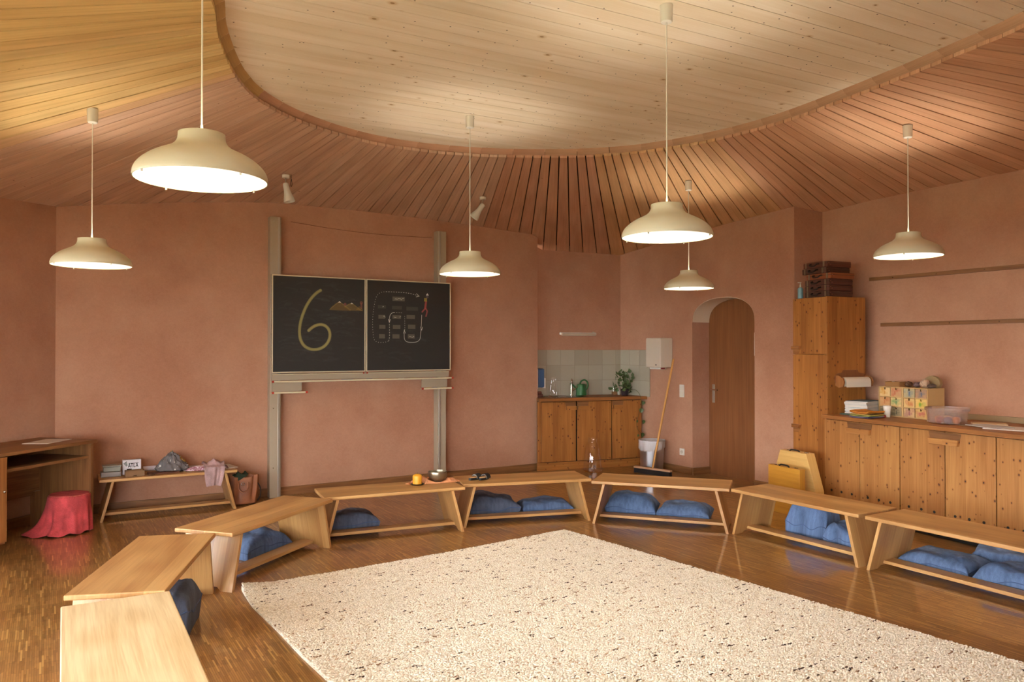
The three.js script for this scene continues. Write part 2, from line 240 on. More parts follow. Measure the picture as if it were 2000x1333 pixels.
{ // fan of slats, each stained its own tone
  const cone = struct('ceiling_fan', null, null, 'sloping ceiling of radiating stained boards round the flat ceiling');
  const mk = c => new THREE.MeshPhysicalMaterial({ map: txSlat, roughness: 0.75, color: new THREE.Color().setRGB(c[0] / 255, c[1] / 255, c[2] / 255, THREE.SRGBColorSpace) });
  const sets = { yellow: [[232, 202, 138], [228, 196, 134], [234, 206, 146]], mixed: [[224, 188, 148], [220, 184, 148], [230, 196, 140]], pink: [[218, 182, 156], [214, 178, 153], [222, 188, 164], [211, 174, 150]], red: [[212, 164, 134], [207, 159, 131]], orange: [[222, 178, 132], [218, 173, 129], [225, 182, 137]], salmon: [[222, 174, 140], [218, 169, 136], [226, 180, 147]] };
  for (const k in sets) sets[k] = sets[k].map(mk);
  const R = rng(5), N = 200, base = [];
  // equal steps along the rim
  const L = ringCurve.getSpacedPoints(N); for (let i = 0; i < N; i++) { const p = L[i]; base.push(atan2(p.x - CC[0], -(p.z - CC[1]))); }
  base.sort((a, b) => a - b);
  for (let i = 0; i < N; i++) {
    const t0 = base[i], t1 = i + 1 < N ? base[i + 1] : base[0] + 2 * PI, tm = (t0 + t1) / 2, deg = tm * 180 / PI;
    const wide = deg > -4 && deg < 28 ? 0.011 : deg < -70 ? 0.010 : (R() < 0.3 ? 0.010 : 0.0075), dr = (R() - 0.5) * 0.004;
    const ra = ringR(t0) + 0.05, rb = ringR(t1) + 0.05; let wa = wallR(t0), wb = wallR(t1 > PI ? t1 - 2 * PI : t1); if (abs(wa - wb) > 0.3) wa = wb = max(wa, wb); wa += 0.06; wb += 0.06;
    const pt = (th, r, side) => { const x = CC[0] + sin(th) * r + cos(th) * side, z = CC[1] - cos(th) * r + sin(th) * side; return [x, coneH(x, z) + dr, z]; };
    const q = [pt(t0, ra, wide / 2), pt(t1, rb, -wide / 2), pt(t1, wb, -wide / 2), pt(t0, wa, wide / 2)], up = q.map(([x, y, z]) => [x, y + 0.024, z]);
    const v = R(), o = R(), w0 = hypot(q[1][0] - q[0][0], q[1][2] - q[0][2]), w1 = hypot(q[2][0] - q[3][0], q[2][2] - q[3][2]);
    const set = deg < -79.5 || deg > 150 ? (R() < 0.8 ? 'yellow' : 'mixed') : deg < -76.5 ? (R() < 0.5 ? 'yellow' : 'mixed') : deg < -7 ? 'pink' : deg < 9 ? 'red' : deg < 34 ? 'orange' : 'salmon';
    mesh('slat', prism8(q, up, [v, v, v + (wb - rb) / 2, v + (wa - ra) / 2], [o, o + w0 / 0.5, o + w1 / 0.5 * 0.5, o]), sets[set][floor(R() * sets[set].length)], cone);
  }
  // backing felt above the slats
  const bp = [], bu = []; for (let i = 0; i < 180; i++) { const a = -PI + 2 * PI * i / 180, b = -PI + 2 * PI * (i + 1) / 180; const c = (th, r) => [CC[0] + sin(th) * r, HB - slope(th) * (r - ringR(th)) + 0.075, CC[1] - cos(th) * r]; const A = c(a, ringR(a) + 0.1), B = c(b, ringR(b) + 0.1), wq = max(wallR(a), wallR(b)) + 0.1, C = c(b, wq), D = c(a, wq); bp.push(...A, ...B, ...C, ...A, ...C, ...D); }
  const bg = new THREE.BufferGeometry(); bg.setAttribute('position', new THREE.Float32BufferAttribute(bp, 3)); bg.computeVertexNormals(); mesh('backing', bg, mat([38, 26, 20], 1, { side: THREE.DoubleSide }), cone);
  // rim boards
  const NF = 56, mf = { y: mk([206, 172, 116]), p: mk([208, 164, 136]), o: mk([216, 176, 144]) };
  for (let i = 0; i < NF; i++) {
    const a = -PI + 2 * PI * i / NF, b = -PI + 2 * PI * (i + 1) / NF - 0.0012, pos = [], uv = [];
    for (let k = 0; k < 4; k++) { const p = th => (y, o) => [CC[0] + sin(th) * (ringR(th) + o), y, CC[1] - cos(th) * (ringR(th) + o)], A = p(lerp(a, b, k / 4)), B = p(lerp(a, b, (k + 1) / 4)); const u0 = k * 0.07, u1 = u0 + 0.07;
      const quad = (w, x, y, z) => { pos.push(...w, ...x, ...y, ...w, ...y, ...z); uv.push(0, u0, 0, u1, 0.2, u1, 0, u0, 0.2, u1, 0.2, u0); };
      const y0 = HB + 0.012, o = 0.075; quad(A(y0, o), B(y0, o), B(HF + 0.003, 0), A(HF + 0.003, 0)); quad(B(y0 + 0.012, o + 0.004), A(y0 + 0.012, o + 0.004), A(HF + 0.014, 0.006), B(HF + 0.014, 0.006)); quad(A(y0 + 0.012, o + 0.004), B(y0 + 0.012, o + 0.004), B(y0, o), A(y0, o)); }
    const g = new THREE.BufferGeometry(); g.setAttribute('position', new THREE.Float32BufferAttribute(pos, 3)); g.setAttribute('uv', new THREE.Float32BufferAttribute(uv, 2)); g.computeVertexNormals();
    const deg = a * 180 / PI; mesh('rim_board', g, deg < -66 ? mf.y : deg < -5 ? mf.p : mf.o, cone);
  }
}
{ // flat ceiling: parallel boards
  const c = struct('ceiling', null, null, 'flat oval ceiling of pale whitewashed boards'), F = frame(0.4, -4.3, 0.881, -0.473), W = 0.132, R = rng(9);
  const ms = [[236, 229, 216], [232, 225, 212], [239, 232, 221]].map(q => new THREE.MeshPhysicalMaterial({ map: txPlankNail, roughness: 0.8, color: new THREE.Color().setRGB(q[0] / 255 * 1.08, q[1] / 255 * 1.08, q[2] / 255 * 1.08, THREE.SRGBColorSpace) }));
  const loc = ringCurve.getSpacedPoints(400).map(p => { const dx = p.x - 0.4, dz = p.z + 4.3; return [dx * 0.881 / 0.99998 - dz * 0.473, dx * sin(F.turn) + dz * cos(F.turn)]; });
  for (let k = -26; k <= 26; k++) {
    const z0 = k * W, z1 = z0 + W - 0.0042; const xs = loc.filter(q => q[1] > z0 - 0.12 && q[1] < z1 + 0.12).map(q => q[0]); if (xs.length < 2) continue;
    const x0 = min(...xs) - 0.1, x1 = max(...xs) + 0.1; const b = mesh('ceiling_board', uvm(bx(x1 - x0, 0.02, z1 - z0, (x0 + x1) / 2, HF + 0.01 + (R() - 0.5) * 0.0016, (z0 + z1) / 2), 'x', 0.5, 2, R(), R()), ms[floor(R() * 3)], c);
  }
  mesh('backing', bx(6, 0.02, 7, 0.2, HF + 0.035, 0), mat([46, 34, 26], 1), c);
  const o = F.at(0, 0, 0); c.position.set(...o); c.rotation.y = F.turn;
}

// ---------------------------------------------------------------- benches
function bench(label, x, z, deg, pale = false, W = 0.442) {
  const L = 1.144, H = 0.367, R = rng(floor(x * 1000 + z * 77 + 5000)), m = pale ? mBeechPale : mBeech, b = thing('bench', label, 'bench', [x, 0, z], deg * PI / 180, 'wooden benches of the circle');
  mesh('seat_board', uvm(bx(L, 0.026, W, 0, H - 0.013, 0, 0.006), 'x', 0.5, 1, R(), R()), m, b);
  const hw = W / 2 - 0.012, hb = W / 2 - 0.008, yt = H - 0.026;
  for (const s of [-1, 1]) {
    const g = T(extr([[-hb, 0], [-hb + 0.085, 0], [-hb + 0.115, 0.024], [hb - 0.115, 0.024], [hb - 0.085, 0], [hb, 0], [hw, yt], [-hw, yt]], 0.02, [], 0.002), 0, 0, -0.01); g.rotateY(PI / 2);
    g.applyMatrix4(new THREE.Matrix4().set(1, -s * 0.088 / yt, 0, s * (L / 2 - 0.018), 0, 1, 0, 0, 0, 0, 1, 0, 0, 0, 0, 1)); g.computeVertexNormals();
    mesh('leg', uvm(g, 'y', 0.5, 1, R(), R()), m, b);
  }
  mesh('stretcher', uvm(bx(L - 0.062, 0.024, 0.115, 0, 0.044, 0.02, 0.004), 'x', 0.5, 1, R(), R()), m, b);
  return b;
}
bench('pale worn bench in the lower left corner, nearest the camera', -1.508, -3.01, -59.7, true);
bench('bench behind the nearest pale bench, its far end beside a taller-looking bench end', -1.945, -4.143, 100);
bench('bench whose slab leg touches the left corner of the rug', -1.745, -5.344, 71.3);
bench('bench carrying the yellow candle and metal bowl', -0.995, -6.281, 24);
bench('bench carrying the small black slippers', 0.085, -6.785, 14.8);
bench('bench in front of the broom and arched door, two blue cushions under it', 1.293, -6.625, -19.3);
bench('bench in front of the two yellow wooden cases', 2.261, -5.868, -58.6);
bench('bench cut by the right edge of the photo', 2.877, -4.85, -59.6);
bench('bench against the wall beside the desk, with bags and papers on it', -3.168, -7.095, 30.6, false, 0.40);

// ---------------------------------------------------------------- rug
{ const K0 = [0.429, -6.345], a = [-0.814, 0.581], LA = 2.66, LB = 4.3, na = 110, nb = 170, pos = [], uv = [], idx = [];
  const at = (s, t) => {                                              // a point of the rug's surface
    const sag = 0.05 * sin(PI * clamp(s / LA)) * (1 - smooth(0, 1.2, t)), cd = hypot(LA - s, t), pull = 0.04 * pow(clamp(1 - cd / 0.42), 1.3);
    const f = s / LA, bX = lerp(0.598, 0.562, f), bZ = lerp(0.801, 0.827, f), ss = s - pull + 0.015 * nz(t * 1.7, 3.3) * smooth(LA - 0.5, LA, s), tt = t + sag + pull * 0.9;
    return [K0[0] + a[0] * ss + bX * tt, 0.009 + 0.0025 * nz(s * 9, t * 9, 1) + 0.035 * pow(clamp(1 - cd / 0.34), 2), K0[1] + a[1] * ss + bZ * tt];
  };
  for (let j = 0; j <= nb; j++) for (let i = 0; i <= na; i++) { const s = i / na * LA, t = j / nb * LB, p = at(s, t), e = min(i, na - i, j, nb - j); pos.push(p[0], e === 0 ? p[1] * 0.6 : p[1], p[2]); uv.push(t / 0.9, s / 0.9); }
  for (let j = 0; j < nb; j++) for (let i = 0; i < na; i++) { const k = j * (na + 1) + i; idx.push(k, k + 1, k + na + 2, k, k + na + 2, k + na + 1); }
  const rim = []; for (let i = 0; i < na; i++) rim.push(i); for (let j = 0; j < nb; j++) rim.push(j * (na + 1) + na); for (let i = na; i > 0; i--) rim.push(nb * (na + 1) + i); for (let j = nb; j > 0; j--) rim.push(j * (na + 1));
  const b0 = pos.length / 3; rim.forEach(k => { pos.push(pos[k * 3], 0.0008, pos[k * 3 + 2]); uv.push(uv[k * 2] + 0.01, uv[k * 2 + 1]); });
  rim.forEach((k, n) => { const m = (n + 1) % rim.length; idx.push(k, b0 + n, rim[m], rim[m], b0 + n, b0 + m); });
  const g = new THREE.BufferGeometry(); g.setAttribute('position', new THREE.Float32BufferAttribute(pos, 3)); g.setAttribute('uv', new THREE.Float32BufferAttribute(uv, 2)); g.setIndex(idx); g.computeVertexNormals();
  const r = thing('rug', 'large cream woven wool rug with dark flecks', 'rug');
  mesh('weave', g, new THREE.MeshPhysicalMaterial({ map: txRug, bumpMap: txRugB, bumpScale: 0.004, roughness: 1, side: THREE.DoubleSide }), r);
  // wool tufts, laid in weft rows; dark ones run along the row
  const ds = 0.0115, dt = 0.0088, NS = floor(LA / ds), NT = floor(LB / dt), R = rng(404), tuft = new THREE.IcosahedronGeometry(1, 1), pile = new THREE.InstancedMesh(tuft, new THREE.MeshPhysicalMaterial({ roughness: 1, color: 0xffffff, sheen: 0.2, sheenRoughness: 0.8 }), NS * NT);
  pile.name = 'pile'; pile.userData.kind = 'stuff'; pile.castShadow = pile.receiveShadow = true;
  const M = new THREE.Matrix4(), Q = new THREE.Quaternion(), E = new THREE.Euler(), V = new THREE.Vector3(), S = new THREE.Vector3(), C = new THREE.Color(), dir = atan2(-a[1], a[0]); let n = 0, run = 0, runC = null;
  for (let j = 0; j < NT; j++) { run = 0; for (let i = 0; i < NS; i++) {
    const p = at(clamp((i + 0.5 + (R() - 0.5) * 0.9) * ds, 0, LA), (j + 0.5 + (R() - 0.5) * 0.8) * dt);
    V.set(p[0], p[1] + R() * 0.0025, p[2]); E.set((R() - 0.5) * 0.7, dir + (R() - 0.5) * 0.8, (R() - 0.5) * 0.7); Q.setFromEuler(E); const k = 0.75 + R() * 0.45; S.set(0.0085 * k, 0.0046 * k, 0.0058 * k); M.compose(V, Q, S); pile.setMatrixAt(n, M);
    if (run > 0) run--; else { runC = null; if (R() < 0.0085) { run = floor(R() * 3); runC = R() < 0.6 ? [70, 52, 40] : [136, 104, 76]; } else if (R() < 0.02) runC = [190, 160, 128]; }
    const w = 0.94 + R() * 0.08, c = runC ? runC : R() < 0.25 ? [226 * w, 213 * w, 190 * w] : [242 * w, 233 * w, 216 * w]; C.setRGB(c[0] / 255, c[1] / 255, c[2] / 255, THREE.SRGBColorSpace); pile.setColorAt(n, C); n++;
  } }
  pile.count = n; r.add(pile);
}

// ---------------------------------------------------------------- cushions
const mBlue = fabric([108, 134, 176]), mBlueDark = fabric([104, 114, 138]), mSeam = mat([74, 94, 132], 0.9);
function cushion(label, x, z, deg, w, d, h, seed, o = {}) {
  const c = thing('cushion', label, 'cushion', [x, 0, z], deg * PI / 180, 'blue cushions under the benches');
  const lean = o.lean || 0, hump = o.hump || 0, N = 44, es = 0.42;
  const f = (u, v, top) => {                                          // u, v in -1..1 over the pillow, seam where they reach the rim
    const pin = 1 - 0.07 * (1 - u * u) * abs(v) ** 3, pin2 = 1 - 0.07 * (1 - v * v) * abs(u) ** 3;
    let X = w / 2 * u * pin2, Z = d / 2 * v * pin; const t = sqrt(max(0, 1 - abs(u) ** 4.5)) * sqrt(max(0, 1 - abs(v) ** 4.5));
    const edge = h * es * (1 + 0.5 * nz(u * 1.5 + seed, v * 1.5, 7)), cr = max(abs(u), abs(v));
    const wr = (0.5 - abs(nz(X * 13 + seed, Z * 13, seed))) * 0.016 + nz(X * 7 + seed * 2, Z * 7, 3) * 0.03 + (0.5 - abs(nz(X * 30, Z * 30 + seed, 2))) * 0.006;
    let Y = top ? edge + (h - edge) * t * (1 + hump * u * 2.2 + 0.14 * nz(u * 1.1 + seed, v * 1.1, 1)) + wr * 0.7 * (0.3 + 0.7 * t) : max(0.003, edge * (1 - t * 2.6));
    const b = 1 + 0.05 * t * (1 - cr) ; X *= b; Z *= b; X += lean * Y + 0.012 * nz(v * 2 + seed, u * 2, 9); Z += 0.012 * nz(u * 2 + seed, v * 2, 19);
    return [X, max(0.003, Y), Z];
  };
  const q = i => { const t = i / N * 2 - 1; return sin(t * PI / 2); }, pos = [], uv = [], idx = [];
  for (const top of [1, 0]) { const b0 = pos.length / 3; for (let j = 0; j <= N; j++) for (let i = 0; i <= N; i++) { pos.push(...f(q(i), q(j), top)); uv.push(q(i) * w * 3, q(j) * d * 3); } for (let j = 0; j < N; j++) for (let i = 0; i < N; i++) { const k = b0 + j * (N + 1) + i; top ? idx.push(k, k + N + 1, k + N + 2, k, k + N + 2, k + 1) : idx.push(k, k + N + 2, k + N + 1, k, k + 1, k + N + 2); } }
  const g = new THREE.BufferGeometry(); g.setAttribute('position', new THREE.Float32BufferAttribute(pos, 3)); g.setAttribute('uv', new THREE.Float32BufferAttribute(uv, 2)); g.setIndex(idx); g.computeVertexNormals();
  mesh('cover', g, o.dark ? mBlueDark : mBlue, c);
  const sp = []; for (let i = 0; i < 14; i++) sp.push(f(i / 7 - 1, -1, 1)); for (let i = 0; i < 14; i++) sp.push(f(1, i / 7 - 1, 1)); for (let i = 0; i < 14; i++) sp.push(f(1 - i / 7, 1, 1)); for (let i = 0; i < 14; i++) sp.push(f(-1, 1 - i / 7, 1));
  mesh('seam', tube(sp, 0.003, 130, 5, true), mSeam, c);
  return c;
}
cushion('dark slate cushion behind the nearest bench on the left', -1.815, -4.15, 12, 0.21, 0.36, 0.24, 3, { dark: true });
cushion('blue cushion behind the slab leg at the left corner of the rug', -1.90, -5.66, 60, 0.42, 0.36, 0.155, 7);
cushion('dark blue cushion under the bench with the candle', -1.357, -6.40, 24, 0.44, 0.36, 0.15, 11, { dark: true });
cushion('dark slate cushion under the bench with the slippers, left of the blue one', -0.186, -7.0, 14, 0.46, 0.38, 0.175, 15, { dark: true, hump: -0.12 });
cushion('bright blue cushion under the bench with the slippers, right of the slate one', 0.295, -7.06, 12, 0.47, 0.34, 0.125, 19);
cushion('humped blue cushion under the bench before the broom, left of the pair', 1.095, -6.98, -17, 0.45, 0.38, 0.18, 23, { hump: -0.06 });
cushion('flat blue cushion under the bench before the broom, right of the pair', 1.54, -6.83, -20, 0.46, 0.38, 0.13, 27);
cushion('tall slumped blue cushion under the bench before the yellow cases', 2.385, -6.13, -48, 0.34, 0.26, 0.29, 31, { lean: 0.12 });
cushion('small folded blue cushion beside the tall slumped one, near a bench leg', 2.555, -5.80, -62, 0.30, 0.26, 0.17, 35, { hump: -0.16 });
cushion('large blue cushion with visible seam under the rightmost bench, left of the others', 2.94, -5.22, -56, 0.46, 0.36, 0.12, 39);
cushion('blue cushion leaning behind the others under the rightmost bench', 3.38, -5.26, -40, 0.40, 0.36, 0.14, 43, { hump: -0.06 });
cushion('blue cushion at the right edge of the photo under the rightmost bench', 3.19, -4.775, -58, 0.48, 0.36, 0.145, 47);

// ---------------------------------------------------------------- things on the benches of the circle
const by = 0.367;
{ const p = [-0.79, by, -6.42];
  single('candle_dish', lathe([[0, 0.001], [0.05, 0.001], [0.058, 0.008], [0.055, 0.009], [0.048, 0.005], [0, 0.005]]), mat([60, 52, 44], 0.35, { metalness: 0.6 }), 'small dark dish under the yellow candle', 'dish', p);
  const c = thing('candle', 'thick yellow beeswax candle on a dark dish', 'candle', [p[0], by + 0.005, p[2]]);
  mesh('wax', lathe([[0, 0], [0.0375, 0], [0.039, 0.004], [0.039, 0.066], [0.036, 0.073], [0.02, 0.083], [0.006, 0.086], [0, 0.086]], 36), mat([226, 160, 40], 0.45, { clearcoat: 0.3 }), c);
  mesh('wick', cyl(0.0015, 0.0012, 0.01, 0, 0.09, 0, 6), mBlack, c);
  single('singing_bowl', lathe([[0, 0.001], [0.035, 0.0], [0.06, 0.012], [0.075, 0.032], [0.081, 0.058], [0.08, 0.082], [0.075, 0.083], [0.077, 0.057], [0.071, 0.034], [0.056, 0.016], [0, 0.006]], 48).translate(0, 0.012, 0), mat([150, 138, 116], 0.3, { metalness: 0.85 }), 'shiny metal bowl on the orange cloth', 'bowl', [-0.632, by, -6.53]);
  const slip = (x, z, deg, label) => {
    const s = thing('slipper', label, 'slipper', [x, by, z], deg * PI / 180, 'pair of small slippers');
    const out = []; for (let i = 0; i < 28; i++) { const t = 2 * PI * i / 28; out.push([cos(t) * (0.029 + 0.004 * sin(t)), sin(t) * 0.068]); }
    const sole = extr(out, 0.016, [], 0.002); sole.rotateX(-PI / 2); mesh('sole', T(sole, 0, 0.004, 0), mBlack, s);
    const inn = out.map(q => [q[0] * 0.86, q[1] * 0.92]); const bed = extr(inn, 0.004); bed.rotateX(-PI / 2); mesh('footbed', T(bed, 0, 0.0215, 0), mat([196, 150, 106], 0.8), s);
    const arc = (r0, r1, z0, z1) => { const sh = []; for (let i = 0; i <= 16; i++) { const t = PI * i / 16; sh.push([cos(t) * r0, sin(t) * r0 * 1.05]); } for (let i = 16; i >= 0; i--) { const t = PI * i / 16; sh.push([cos(t) * r1, sin(t) * r1 * 1.05]); } return T(extr(sh, z1 - z0), 0, 0.012, z0); };
    mesh('strap', arc(0.036, 0.0325, -0.058, 0.0), mBlack, s); mesh('lining', arc(0.0325, 0.0312, -0.056, 0.002), mat([186, 190, 188], 0.7), s); return s;
  };
  slip(-0.325, -6.66, -38, 'small black slipper with tan footbed, left of the pair');
  slip(-0.245, -6.665, -30, 'small black slipper with grey lining, right of the pair');
}
function crumple(rx, rz, hgt, seed, freq = 9, n = 64, outline = () => 1) {  // a rucked cloth lying on a surface
  const pos = [], uv = [], idx = [], m = 28;
  for (let j = 0; j <= m; j++) for (let i = 0; i < n; i++) {
    const t = 2 * PI * i / n, r = j / m, o = outline(t) * (1 + 0.12 * nz(cos(t) * 2 + seed, sin(t) * 2)), x = cos(t) * r * rx * o, z = sin(t) * r * rz * o;
    const ridge = pow(1 - abs(nz(x * freq + seed, z * freq, seed)) * 1.6, 2), ridge2 = 1 - abs(nz(x * freq * 2.3, z * freq * 2.3 + seed, 2)) * 1.8;
    pos.push(x, 0.003 + hgt * clamp(0.25 + 0.62 * ridge + 0.2 * ridge2) * (1 - pow(r, 5)) * (0.75 + 0.6 * nz(x * 5, z * 5 + seed)), z); uv.push(x * 8, z * 8);
  }
  for (let j = 0; j < m; j++) for (let i = 0; i < n; i++) { const a = j * n + i, b = j * n + (i + 1) % n; idx.push(a, b, b + n, a, b + n, a + n); }
  const g = new THREE.BufferGeometry(); g.setAttribute('position', new THREE.Float32BufferAttribute(pos, 3)); g.setAttribute('uv', new THREE.Float32BufferAttribute(uv, 2)); g.setIndex(idx); g.computeVertexNormals(); return g;
}
const dbl = { side: THREE.DoubleSide };
single('orange_cloth', deform(crumple(0.22, 0.10, 0.06, 5, 13, 80, t => 1 + 0.15 * sin(3 * t)), v => { const q = hypot(v.x - 0.045, v.z - 0.0165), k = hypot(v.x + 0.141, v.z - 0.066); if (q < 0.1) v.y = min(v.y, 0.010 + 0.9 * max(0, q - 0.06)); if (k < 0.075) v.y = min(v.y, 0.0008 + max(0, k - 0.06) * 2); }), fabric([246, 168, 116], dbl), 'rumpled apricot cloth under the metal bowl', 'cloth', [-0.68, by, -6.53], 0.35);

// ---------------------------------------------------------------- pendant lamps
const LD = 0.47;
const mShade = mat([216, 208, 180], 0.42, { clearcoat: 0.3, clearcoatRoughness: 0.35, side: THREE.DoubleSide });
const mGlow = new THREE.MeshPhysicalMaterial({ color: 0xffffff, emissive: new THREE.Color().setRGB(1, 0.93, 0.8), emissiveIntensity: 1.9, roughness: 0.5 });
const mBulb = new THREE.MeshPhysicalMaterial({ color: 0xffffff, emissive: new THREE.Color().setRGB(1, 0.85, 0.6), emissiveIntensity: 4, roughness: 0.5 });
const profile = [[.497, 0], [.5, .012], [.4985, .035], [.489, .066], [.47, .098], [.44, .13], [.40, .162], [.35, .193], [.29, .222], [.24, .247], [.207, .272], [.186, .3], [.177, .33], [.175, .368]];
const cs = new THREE.SplineCurve(profile.map(p => new THREE.Vector2(p[0] * LD, p[1] * LD))).getPoints(48);
const shadeGeo = new THREE.LatheGeometry([...cs, ...cs.slice().reverse().map(p => new THREE.Vector2(p.x - 0.003, p.y + (p.y < 0.004 ? 0 : 0)))], 72);
const lensPts = []; for (let i = 0; i <= 60; i++) { const r = i / 60; lensPts.push(new THREE.Vector2(r * 0.484 * LD, -0.045 * LD * (1 - pow(r, 1.3)) + 0.004 + 0.0022 * (0.5 + 0.5 * cos(r * 12 * 2 * PI)))); }
const lensGeo = new THREE.LatheGeometry(lensPts, 72);
function lamp(label, x, y, z, ceil, flat = false) {
  const g = thing('pendant_lamp', label, 'lamp', [x, y, z], 0, 'cream enamel pendant lamps'), top = 0.368 * LD;
  mesh('shade', shadeGeo, mShade, g); mesh('diffuser', lensGeo, mGlow, g);
  for (let k = 0; k < 4; k++) { const t = k * PI / 2 + 0.6; mesh('clip', bx(0.006, 0.012, 0.006, cos(t) * 0.49 * LD, -0.002, sin(t) * 0.49 * LD), mAlu, g); }
  const hold = mesh('lamp_holder', cyl(0.022, 0.022, 0.05, 0, top - 0.04, 0, 16), mWhite, g); mesh('bulb', T(new THREE.SphereGeometry(0.046, 20, 14), 0, top - 0.095, 0), mBulb, g);
  mesh('spoke', merge([bx(0.16, 0.004, 0.008, 0, top - 0.02, 0), bx(0.008, 0.004, 0.16, 0, top - 0.02, 0)]), mWhite, g);
  mesh('cord', merge([cyl(0.0035, 0.0035, ceil - y - top, 0, (ceil - y + top) / 2, 0, 8), cyl(0.008, 0.004, 0.05, 0, top + 0.01, 0, 10)]), mWhite, g);
  mesh('ceiling_cup', lathe([[0.0, 0], [0.026, 0], [0.031, 0.006], [0.033, 0.088], [0.034, 0.09]], 28).translate(0, ceil - y - 0.092, 0), mWhite, g);
  const d = new THREE.SpotLight(new THREE.Color().setRGB(1, 0.89, 0.72), LAMP_DOWN, 0, 1.36, 1, 2); d.position.set(0, -0.05 * LD - 0.012, 0); d.target.position.set(0, -2, 0); g.add(d, d.target); d.castShadow = true; d.shadow.radius = 6; d.name = 'lamp_light';
  const u = new THREE.PointLight(new THREE.Color().setRGB(1, 0.9, 0.73), LAMP_UP, 0, 2); u.position.set(0, top - 0.095, 0); u.castShadow = true; u.shadow.radius = 2; g.add(u); u.name = 'bulb_light';
}
lamp('pendant lamp hanging left over the desk, at the left edge', -2.70, 2.036, -4.93, coneH(-2.70, -4.93));
lamp('largest and nearest pendant lamp, upper left', -1.15, 2.127, -2.84, HF);
lamp('pendant lamp hanging before the right blackboard post', -0.325, 2.076, -5.92, HF);
lamp('second largest pendant lamp, hanging right of centre above another lamp', 0.808, 2.083, -4.0, HF);
lamp('smallest farthest pendant lamp, hanging near the arched door', 1.70, 2.079, -7.38, coneH(1.70, -7.38));
lamp('pendant lamp hanging on the far right over the counter', 2.914, 2.181, -5.64, coneH(2.914, -5.64));

// ceiling spotlights above the blackboard
function spot(label, x, z, tilt, turn, loop) {
  const y = coneH(x, z), g = thing('ceiling_spotlight', label, 'spotlight', [x, y, z], turn, 'ceiling spotlights');
  mesh('base', cyl(0.034, 0.034, 0.026, 0, -0.016, 0), mWhite, g); mesh('stem', cyl(0.005, 0.005, 0.05, 0, -0.052, 0, 10), mAlu, g);
  const h = lathe([[0, 0.012], [0.018, 0.01], [0.026, 0], [0.027, -0.03], [0.028, -0.06], [0.034, -0.095], [0.046, -0.135], [0.051, -0.165], [0.049, -0.167], [0.044, -0.14], [0.02, -0.11], [0, -0.1]], 32); h.rotateZ(tilt); mesh('head', T(h, 0, -0.085, 0), mWhite, g);
  if (loop) mesh('cord_loop', tube([[0.05, 0.002, 0], [0.05, -0.04, 0], [0.046, -0.09, 0.004], [0.052, -0.11, 0.002], [0.058, -0.09, 0], [0.053, -0.04, 0.002]], 0.0022, 30, 6), mBlack, g);
}
spot('white ceiling spotlight with black cord loop above left blackboard post', -2.067, -7.0, 0.22, 0, true);
spot('white ceiling spotlight tilted left, above the right blackboard post', -0.304, -8.0, -0.62, 0, false);

